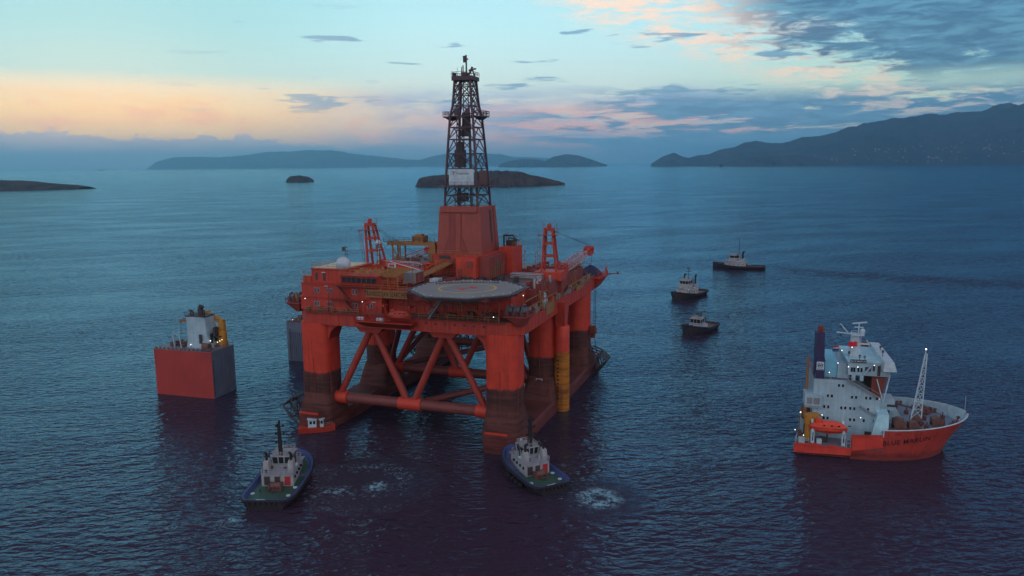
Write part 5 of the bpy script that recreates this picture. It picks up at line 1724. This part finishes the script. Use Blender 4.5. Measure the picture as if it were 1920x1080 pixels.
def casing(label, loc, rot, sx, sy, h, faces, full):
    """local x along the ship, y to port; faces: materials of the starboard side and of the rest"""
    o = thing('buoyancy_casing', label, 'ship casing', loc, rot)
    b = MB().box(-sx, 0, .06, sy, -3, h)
    b.build('casing_block', 'casing', o, False)
    if faces:
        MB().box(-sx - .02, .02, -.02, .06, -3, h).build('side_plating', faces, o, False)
    rb = MB()
    for k in range(7):
        y = .9 + k * (sy - 1.4) / 6
        rb.box(.0, .16, y, y + .2, 0, h - 2.4)
    for k in range(12):
        if not faces:
            x = -sx + .8 + k * (sx - 1.4) / 11
            rb.box(x, x + .22, -.14, .06, 0, h - 3.2)
    rb.build('rib', 'casing', o, False)
    mk = MB()
    for k in range(16):
        z = .8 + k * .62
        mk.box(.02, .05, .35, .62 + .12 * (k % 2), z, z + .28)
        if not faces:
            mk.box(-sx + 1.0, -sx + 1.5, .0, .05, z, z + .28)
    mk.build('draught_marks', 'text', o, False)
    MB().box(-sx, 0, 0, sy, h, h + .1).build('top_deck', 'sdeck', o, False)
    cl_ = MB()
    for k in range(14):
        x = -sx + .5 + k * (sx - 1) / 13
        cl_.lathe((x, .4, h), [(.22, 0), (.22, .45), (.3, .5)], 8)
    for k in range(26):
        x, y = random.uniform(-sx + .6, -1), random.uniform(1.2, sy - .8)
        if full and -10.4 < x < -4.0:
            continue
        a, b2, c2 = random.uniform(.3, 1.4), random.uniform(.3, 1.2), random.uniform(.4, 1.6)
        cl_.box(x, x + a, y, y + b2, h, h + c2)
    cl_.build_each('deck_gear', 'brown', o)
    MB().rail([(-sx + .2, .3, h), (-.2, .3, h), (-.2, sy - .3, h), (-sx + .2, sy - .3, h)], .9, .04, 1.6).build('handrail', 'grey', o)
    return o


CM = dict(loc=(-80.72, 201.68, 0), rot=R(-17))
c1 = casing('red-sided stern casing of the submerged ship, carrying a white funnel tower and a yellow crane', CM['loc'], CM['rot'], 18.6, 9.6, 12.8, 'casshade', True)
tw = MB().loft([[(x, y, z) for x, y in ((cx_ - a, 3.0 + e), (cx_ + a * .55, 2.6 + e), (cx_ + a, 3.6), (cx_ + a, 7.4), (cx_ - a, 7.4))] for cx_, a, e, z in ((-6.6, 3.6, 0, 12.85), (-6.6, 3.3, .2, 14.8), (-6.8, 3.1, .3, 16), (-7.1, 2.9, .4, 21.6))])
tw = tw.build('funnel_tower', 'white', c1)
MB().box(-10.2, -4.0, 3.2, 7.6, 21.6, 21.9).rail([(-10.2, 3.2, 21.9), (-4, 3.2, 21.9)], .8, .05, 1.2).build('funnel_top', 'dark', tw)
ex = MB().path([(-6.4, 5, 21.9), (-6.5, 5, 23.6), (-6.0, 5, 24.4)], .75, 12)
for x in (-9.2, -8.4):
    ex.path([(x, 4.4, 21.9), (x, 4.4, 22.8), (x - .5, 4.4, 23.2)], .22, 8)
ex.tube((-5.0, 4.6, 21.9), (-5.0, 4.6, 23.4), .25, 8)
ex.build_each('exhaust_pipe', 'dark', tw)
MB().box(-5.6, -4.7, 2.55, 2.75, 14.4, 16.9).box(-3.32, -3.2, 4.3, 5.3, 14.2, 16.9).box(-3.30, -3.2, 5.9, 6.9, 14.4, 17.1).build_each('doorway', 'dark', tw)
yc = MB().lathe((-1.6, 7.2, 12.9), [(1.3, 0), (1.2, 4.2), (1.0, 4.4)], 16).hexa([(-2.6, 6.6, 17), (-.6, 6.6, 17), (-.6, 7.8, 17), (-2.6, 7.8, 17), (-2.0, 6.6, 20.2), (-.8, 6.6, 20.4), (-.8, 7.8, 20.4), (-2.0, 7.8, 20.2)])
yc = yc.build('crane', 'yellow', c1)
MB().beam((-1.2, 7.2, 19.6), (-7.2, 8.6, 21.6), .9, 1.3).box(-7.8, -6.8, 8.0, 9.2, 20.6, 22.4).beam((-2.6, 7.2, 17.0), (-5.2, 7.9, 20), .25).build('crane_boom', 'yellow', yc)
MB().beam((-9.9, 5, 20.0), (-12.6, 4.4, 20.2), .5, .6).box(-13.0, -12.5, 4.1, 4.7, 19.5, 20.5).build('second_boom', 'ochre', c1)
MB().tube((-12.8, 4.4, 19.6), (-12.8, 4.4, 17.2), .06, 5).box(-13, -12.6, 4.2, 4.6, 16.4, 17.2).build('crane_hook', 'dark', c1)
MB().tube((-13.0, 1.6, 12.9), (-13.4, 1.6, 16.4), .16, 8).tube((-13, 1.6, 12.9), (-14.2, 1.6, 12.9), .16, 8).tube((-10.6, 1.4, 12.9), (-11.2, 1.4, 17.2), .14, 8).beam((-16.4, 5, 16.0), (-11.4, 3.6, 17.2), .3).tube((-16, 5, 13), (-16, 5, 16), .1, 6).tube((-13.4, 2.4, 13), (-13.4, 2.4, 18.0), .06, 5).build('davit_frame', 'white', c1)
MB().box(-2.6, -1.9, 4.6, 6, 16.2, 18.6).box(-3.1, -1.0, 5.0, 6.8, 15.8, 16.0).build('platform', 'dark', c1)
MB().tube((-3.6, 1.6, 14.0), (-1.6, 1.6, 14.0), .9, 14).box(-3.8, -1.4, 1.0, 2.4, 12.9, 13.6).build('winch', 'brown', c1)
for x, y, z, w in ((-4.5, 2.4, 14.2, 0), (-8.6, 2.7, 13.8, 0), (-1.0, 4.2, 14.6, 1), (-.8, 4.9, 14.8, 1), (-.6, 5.6, 15.0, 1), (-3.1, 4.0, 14.9, 0)):
    f_ = MB().tube((x, y + .1, 12.9), (x, y + .1, z), .05, 5).build('lamp_post', 'grey', c1)
    MB().sphere((x, y, z + .1), .11, 10, 6).build('bulb', 'warmlamp' if w else 'lamp', f_)
dh = Matrix.Rotation(CM['rot'], 4, 'Z')
c2 = casing('grey ribbed stern casing half hidden behind the rig\'s left front column', tuple(Vector((-72.4, 242.8, 0)) + dh @ Vector((9.4, 0, 0))), CM['rot'], 9.4, 9.6, 12.6, None, False)
f_ = MB().tube((-7.6, 1.1, 12.7), (-7.6, 1.1, 13.2), .05, 5).build('lamp_post', 'grey', c2)
MB().sphere((-7.6, 1, 13.3), .1, 10, 6).build('bulb', 'lamp', f_)

# ------------------------------------------------------------------ tugs (local x to the bow, y to port)


def tug(label, loc, heading, L_, B, hullmat, bulmat, near, mast_h, scale=1.0, low=False, house='tugwhite'):
    o = thing('tugboat', label, 'tugboat', loc, heading, 'tugs around the rig')
    o.scale = (scale,) * 3
    N = 20
    us = [-L_ / 2 + L_ * i / N for i in range(N + 1)]

    def hbr(u, z):
        k = (u + L_ / 2) / L_
        s_ = (min(1, k / .13)) ** .5 if k < .13 else 1
        s_ = .74 + .26 * s_ if k < .13 else 1
        bow = 1 if k < .55 else max(0, 1 - ((k - .55) / .45) ** 2.5) ** .6
        return B / 2 * s_ * bow * (.86 + .14 * max(0, min(1, z / 2)))
    dz = lambda u: 1.25 + 1.5 * max(0, (u + L_ * .1) / (L_ * .6)) ** 1.8
    bz = lambda u: dz(u) + (.75 if u < L_ * .2 else .95)

    def ringpts(f_, zf, inset=0):
        a = [(u, max(.03, f_(u) - inset), zf(u)) for u in us]
        a[-1] = (us[-1] - inset, .03, zf(us[-1]))
        a[0] = (us[0] + inset, a[0][1], a[0][2])
        return [(x, -y, z) for x, y, z in a] + [(x, y, z) for x, y, z in reversed(a)]
    r0 = ringpts(lambda u: hbr(u, -1) * .8, lambda u: -1.2)
    r1 = ringpts(lambda u: hbr(u, 0) * .97, lambda u: 0)
    r2 = ringpts(lambda u: hbr(u, 2), lambda u: bz(u) * .55)
    r3 = ringpts(lambda u: hbr(u, 2), lambda u: bz(u) - .02)
    MB().loft([r0, r1, r2, r3], cap=False).build('hull', hullmat, o)
    ro = ringpts(lambda u: hbr(u, 2) + .04, bz)
    ri = ringpts(lambda u: hbr(u, 2), bz, .34)
    rd = ringpts(lambda u: hbr(u, 2), lambda u: dz(u), .8)
    MB().loft([ro, ri, rd], cap=False).build('bulwark', bulmat, o)
    MB().add(ringpts(lambda u: hbr(u, 2), lambda u: dz(u) + .03, .62), [tuple(range(2 * N + 2))]).build('deck', 'green' if near else 'brown', o, False)
    fdk = ringpts(lambda u: hbr(u, 2), lambda u: dz(u) + .05, .64)
    fdk = [(max(x, L_ * .0), y if x > L_ * .0 else (1 if y > 0 else -1) * (hbr(0, 2) - .64), z if x > 0 else dz(0) + .05) for x, y, z in fdk]
    MB().add(fdk, [tuple(range(2 * N + 2))]).build('fore_deck', 'tuggrey2', o, False)
    fb_ = MB()
    rf = ringpts(lambda u: hbr(u, 2) + .12, lambda u: bz(u) - .28)
    fb_.path(rf, .26, 8, True)
    if near:
        for k in range(4):
            u = -L_ * .22 + k * 1.7
            for s in ((1,) if k % 1 == 0 else (1, -1)):
                fb_.lathe((u, s * (hbr(u, 2) + .35), bz(u) - 1.1), [(.1, -.3), (.55, -.25), (.55, .25), (.1, .3)], 10)
        for k in range(7):
            y = -B * .3 + k * B * .1
            fb_.box(-L_ / 2 - .3, -L_ / 2 - .05, y - .22, y + .22, bz(-L_ / 2) - 1.0, bz(-L_ / 2) - .1)
    fb_.build('fender', 'black', o)
    d0 = dz(L_ * .05) - .1
    if low:
        h1 = MB().hexa([(-L_ * .08, -B * .30, d0), (L_ * .26, -B * .22, d0), (L_ * .26, B * .22, d0), (-L_ * .08, B * .30, d0), (-L_ * .08, -B * .28, d0 + 1.5), (L_ * .22, -B * .2, d0 + 1.5), (L_ * .22, B * .2, d0 + 1.5), (-L_ * .08, B * .28, d0 + 1.5)]).build('deckhouse', 'tuggrey', o)
        z1, ww, wx0, wx1 = d0 + 1.4, B * .19, 0.0, L_ * .17
    else:
        h1 = MB().hexa([(-L_ * .14, -B * .31, d0), (L_ * .28, -B * .24, d0), (L_ * .28, B * .24, d0), (-L_ * .14, B * .31, d0), (-L_ * .14, -B * .31, d0 + 2.5), (L_ * .27, -B * .22, d0 + 2.5), (L_ * .27, B * .22, d0 + 2.5), (-L_ * .14, B * .31, d0 + 2.5)])
        h1 = h1.build('deckhouse', house, o)
        MB().box(-L_ * .15, L_ * .27, -B * .29, B * .29, d0 + 2.5, d0 + 2.6).rail([(-L_ * .15, -B * .29, d0 + 2.6), (-L_ * .15, B * .29, d0 + 2.6)], .9, .05, 1).build('boat_deck', 'tuggrey', h1)
        for s in (-1, 1):
            for k in range(4):
                u = -L_ * .08 + k * L_ * .085
                y = B * (.31 - .07 * (u + L_ * .14) / (L_ * .42))
                MB().lathe((u, s * (y + .02), d0 + 1.5), [(.05, -.28), (.26, -.2), (.26, .2), (.05, .28)], 8).build('porthole', 'glass', h1)
        for s in (-1, 1):
            MB().box(-L_ * .145, -L_ * .141, s * B * .2 - .55, s * B * .2 + .55, d0 + .3, d0 + 2.0).build('aft_panel', 'flagred2' if near and s < 0 else 'dark', h1, False)
        MB().box(-L_ * .145, -L_ * .141, -.5, .5, d0 + .1, d0 + 2.0).build('door', 'dark', h1, False)
        z1, ww, wx0, wx1 = d0 + 2.6, B * .17, L_ * .0, L_ * .17
        if not near:
            MB().box(-L_ * .07, L_ * .2, -B * .23, B * .23, d0 + 2.6, d0 + 4.3).build('upper_house', house, o)
            z1 += 1.7
        for s in (-1, 1):
            f_ = MB().hexa([(-L_ * .11, s * B * .24 - .55, d0 + 2.6), (-L_ * .02, s * B * .24 - .55, d0 + 2.6), (-L_ * .02, s * B * .24 + .55, d0 + 2.6), (-L_ * .11, s * B * .24 + .55, d0 + 2.6), (-L_ * .10, s * B * .24 - .45, d0 + 4.6), (-L_ * .04, s * B * .24 - .45, d0 + 4.9), (-L_ * .04, s * B * .24 + .45, d0 + 4.9), (-L_ * .10, s * B * .24 + .45, d0 + 4.6)]).build('funnel', house, o)
            MB().path([(-L_ * .07, s * B * .24, d0 + 4.7), (-L_ * .07, s * B * .24, d0 + (6.0 if near else 8.2)), (-L_ * .07 - .8, s * B * .24, d0 + (6.5 if near else 8.8))], .26 if near else .42, 8).build('exhaust_pipe', 'black', f_)
        MB().sphere((L_ * .22, -B * .1, d0 + 3.1), .75, 12, 8).tube((L_ * .22, -B * .1, d0 + 2.5), (L_ * .22, -B * .1, d0 + 3), .2, 6).build('radome', 'tuggrey', o)
    # wheelhouse with glass band
    MB().box(wx0 - .5, wx1 + .4, -ww - .4, ww + .4, z1, z1 + .7).build('wheelhouse_base', house if not low else 'tuggrey', o)
    wz = z1 + .7
    g_ = MB().hexa([(wx0, -ww, wz), (wx1, -ww, wz), (wx1, ww, wz), (wx0, ww, wz), (wx0 - .15, -ww - .15, wz + 1.5), (wx1 + .3, -ww - .15, wz + 1.5), (wx1 + .3, ww + .15, wz + 1.5), (wx0 - .15, ww + .15, wz + 1.5)])
    g_ = g_.build('wheelhouse', 'glass', o, False)
    pl_ = MB()
    for fx in (0, .5, 1):
        for s in (-1, 1):
            pl_.beam((wx0 + (wx1 - wx0) * fx, s * (ww + .03), wz), (wx0 - .15 + (wx1 - wx0 + .45) * fx, s * (ww + .18), wz + 1.5), .2)
    for fy in (-1, -.33, .33, 1):
        pl_.beam((wx1 + .04, ww * fy, wz), (wx1 + .33, (ww + .15) * fy, wz + 1.5), .2).beam((wx0 - .04, ww * fy, wz), (wx0 - .19, (ww + .15) * fy, wz + 1.5), .2)
    pl_.box(wx0 - .3, wx1 + .5, -ww - .3, ww + .3, wz + 1.5, wz + 1.75)
    pl_.box(wx0 - .06, wx1 + .06, -ww - .06, ww + .06, wz - .05, wz + .12)
    pl_.build('window_frame', house, g_)
    top_ = wz + 1.75
    MB().rail([(wx0 - .2, -ww, top_), (wx1 + .2, -ww, top_), (wx1 + .2, ww, top_), (wx0 - .2, ww, top_)], .7, .05, .8, True).sphere((wx1 - .3, ww * .5, top_ + .5), .35, 10, 8).box(wx0 + .3, wx0 + .9, -ww * .6, -ww * .2, top_, top_ + .7).build('roof_gear', house, o)
    if mast_h > 0:
        mm = MB().tube((wx0 + .2, 0, top_), (wx0 - .1, 0, mast_h), .36 if near else .2, 8, .2 if near else .08)
        if near:
            mm.tube((wx0 + .5, .5, top_), (wx0 + .1, .35, top_ + (mast_h - top_) * .9), .13, 6)
        for q in (.35, .6, .82):
            z = top_ + (mast_h - top_) * q
            mm.beam((wx0 + .1, -1.1 + q * .5, z), (wx0 + .1, 1.1 - q * .5, z), .12).box(wx0 - .1, wx0 + .25, -1.2 + q * .5, -.9 + q * .5, z, z + .4).box(wx0 - .1, wx0 + .25, .9 - q * .5, 1.2 - q * .5, z, z + .4)
        mm.build('mast', 'black' if near else 'dark', o)
    # monitors, rafts, stairs and small gear on the house
    gd = random.Random(int(L_ * 10))
    for k in range(14):
        x, y = gd.uniform(-L_ * .12, L_ * .22), gd.uniform(-B * .25, B * .25)
        if low or (wx0 - .6 < x < wx1 + .6 and abs(y) < ww + .5):
            continue
        a, c_ = gd.uniform(.25, .8), gd.uniform(.3, 1.1)
        MB().box(x, x + a, y, y + a * gd.uniform(.6, 1.6), d0 + 2.6, d0 + 2.6 + c_).build('house_gear', gd.choice(('tuggrey', 'dark', 'brown', house, 'whiteclean')), o)
    for k in range(7):
        x, y = gd.uniform(-L_ * .30, -L_ * .16), gd.uniform(-B * .3, B * .3)
        MB().lathe((x, y, d0 - .3), [(.16, 0), (.16, .7), (.24, .75), (.24, .9)], 8).build('bitt', 'dark', o)
    MB().rail([(-L_ * .14, B * .31, d0 + 2.6), (L_ * .26, B * .22, d0 + 2.6), (L_ * .26, -B * .22, d0 + 2.6), (-L_ * .14, -B * .31, d0 + 2.6)], .85, .045, 1).build('handrail', house, o) if not low else None
    for s in (-1, 1):
        mo = MB().tube((wx0 + .6, s * (ww + .9), d0 + 2.6), (wx0 + .6, s * (ww + .9), z1 + 2.4), .12, 6).tube((wx0 + .2, s * (ww + .9), z1 + 2.3), (wx0 + 1.3, s * (ww + .9), z1 + 2.9), .18, 8)
        mo.build('fire_monitor', 'dark', o)
        if not low:
            MB().tube((-L_ * .02, s * B * .27, d0 + 3.0), (L_ * .04, s * B * .26, d0 + 3.0), .36, 12).build('raft_canister', 'whiteclean', o)
    MB().lathe((L_ * .36, 0, dz(L_ * .36)), [(.5, 0), (.5, .3), (.75, .4), (.75, 1.0), (.4, 1.1)], 12).build('bow_winch', 'dark', o)
    MB().path([(-L_ * .19, 0, d0 + 1.2), (-L_ * .3, .4, d0 - .1), (-L_ * .36, -.5, d0 - .15), (-L_ * .3, -1.4, d0 - .15)], .09, 6).build('tow_rope', 'brown', o)
    # towing winch, bitts
    MB().tube((-L_ * .19, -.9, d0 + .6), (-L_ * .19, .9, d0 + .6), .7, 14).box(-L_ * .19 - .8, -L_ * .19 + .8, -1.2, -.95, d0 - .4, d0 + 1.1).box(-L_ * .19 - .8, -L_ * .19 + .8, .95, 1.2, d0 - .4, d0 + 1.1).box(-L_ * .25, -L_ * .22, -1.5, 1.5, d0 - .5, d0 + .3).build('towing_winch', 'brown', o)
    if near:
        for x, y in ((-L_ * .17, -B * .36), (-L_ * .34, -B * .34), (-L_ * .3, B * .37)):
            MB().lathe((x, y, d0 - .2), [(.42, 0), (.42, .35), (.1, .4)], 10).build('deck_hatch', 'whiteclean', o)
        MB().box(-L_ / 2 + .1, -L_ / 2 + .26, -.2, 1.6, bz(-L_ / 2) + .0, bz(-L_ / 2) + .02).build('stern_mark', 'whiteclean', o, False)
    return o


T1 = tug('blue tug with a green after deck and tall thick dark mast, broad swirl beside it', (-45.3, 143.6, 0), R(89), 21.6, 9.9, 'hullblack', 'blue', True, 13.4)
T2 = tug('blue tug with a green after deck, bow pushing toward the rig\'s right front column', (3.5, 147.1, 0), R(116.5), 19.0, 8.4, 'hullblack', 'blue', True, 12.8)
T3 = tug('black-hulled tug with a white house and twin exhausts, middle of the three beyond the rig', (82.0, 355.5, 0), R(-128), 25, 11.5, 'hullblack', 'hullblack', False, 14.0)
T4 = tug('low dark tug with a small glazed wheelhouse, the nearest of the three beyond the rig', (69.2, 281.0, 0), R(-127), 19, 10, 'hullblack', 'hullblack', False, 6.6, 1.0, True)
T5 = tug('dark tug seen side-on with a long bare after deck, farthest beyond the rig', (132.5, 447.5, 0), R(160), 29.5, 9, 'hullblack', 'hullblack', False, 19.0)

# small red workboat at the left pontoon
wb_ = thing('workboat', 'small red workboat with a white cabin beside the rig\'s left pontoon', 'workboat', (-46.4, 175.2, 0), R(10))
rings = []
for i in range(11):
    k = -1 + 2 * i / 10
    w = 1.5 * (1 - max(0, k) ** 2.4) ** .7 + .03
    zt = 1.25 + .5 * max(0, k) ** 2
    rings.append([(4.2 * k, -w * .7, -.4), (4.2 * k, -w, zt), (4.2 * k, w, zt), (4.2 * k, w * .7, -.4)])
MB().loft(rings).build('hull', 'red', wb_)
cb = MB().box(-1.9, 1.6, -1.0, 1.0, 1.3, 3.2).box(-2.1, 1.9, -1.15, 1.15, 3.2, 3.35).build('cabin', 'whiteclean', wb_)
for x in (-1.3, -.5, .55, 1.2):
    MB().box(x - .27, x + .27, -1.04, -1.0, 2.1, 2.85).build('window', 'glass', cb, False)
MB().box(.0, .3, -1.05, -1.0, 1.4, 2.9).build('door', 'dark', cb, False)
MB().tube((0, 0, 3.3), (0, 0, 4.8), .05, 6).tube((-2.4, .6, 1.2), (-2.4, .6, 2.6), .05, 6).rail([(1.8, -1.1, 1.4), (3.6, -.6, 1.6)], .8, .04, .6).build('mast', 'grey', wb_)

# two tiny vessels near the horizon
for x, y, D, s_, la in ((190, 318.6, 16000, 1.5, 'tiny dark cargo ship on the horizon above the left coast'), (760, 311.4, 13000, 1.0, 'tiny dark ship on the horizon just left of the derrick')):
    p = at_depth(x, y, D)
    o = thing('distant_ship', la, 'ship', (p.x, D, 0), 0)
    MB().hexa([(-48, -8, -1), (48, -8, -1), (48, 8, -1), (-48, 8, -1), (-52, -9, 9), (56, -9, 10), (56, 9, 10), (-52, 9, 9)]).build('hull', 'hullblack', o)
    MB().box(-44, -30, -7, 7, 9, 26).box(-42, -36, -3, 3, 26, 34).build('deckhouse', 'tuggrey', o)
    o.scale = (s_,) * 3

# ------------------------------------------------------------------ haze
mt = bpy.data.materials.new('haze_air')
mt.use_nodes = True
mt.node_tree.nodes.clear()
t = NT(mt.node_tree)
pv = t.node('ShaderNodeVolumePrincipled')
pv.inputs['Color'].default_value = (.40, .77, 1.0, 1)
pv.inputs['Density'].default_value = 5.5e-5
pv.inputs['Anisotropy'].default_value = .72
out = t.node('ShaderNodeOutputMaterial')
t.l.new(pv.outputs[0], out.inputs['Volume'])
M['haze'] = mt
hz = MB().box(-L - 900, L + 900, -L - 900, L + 900, -3, 1050).build('haze', 'haze', None, False, kind='stuff')
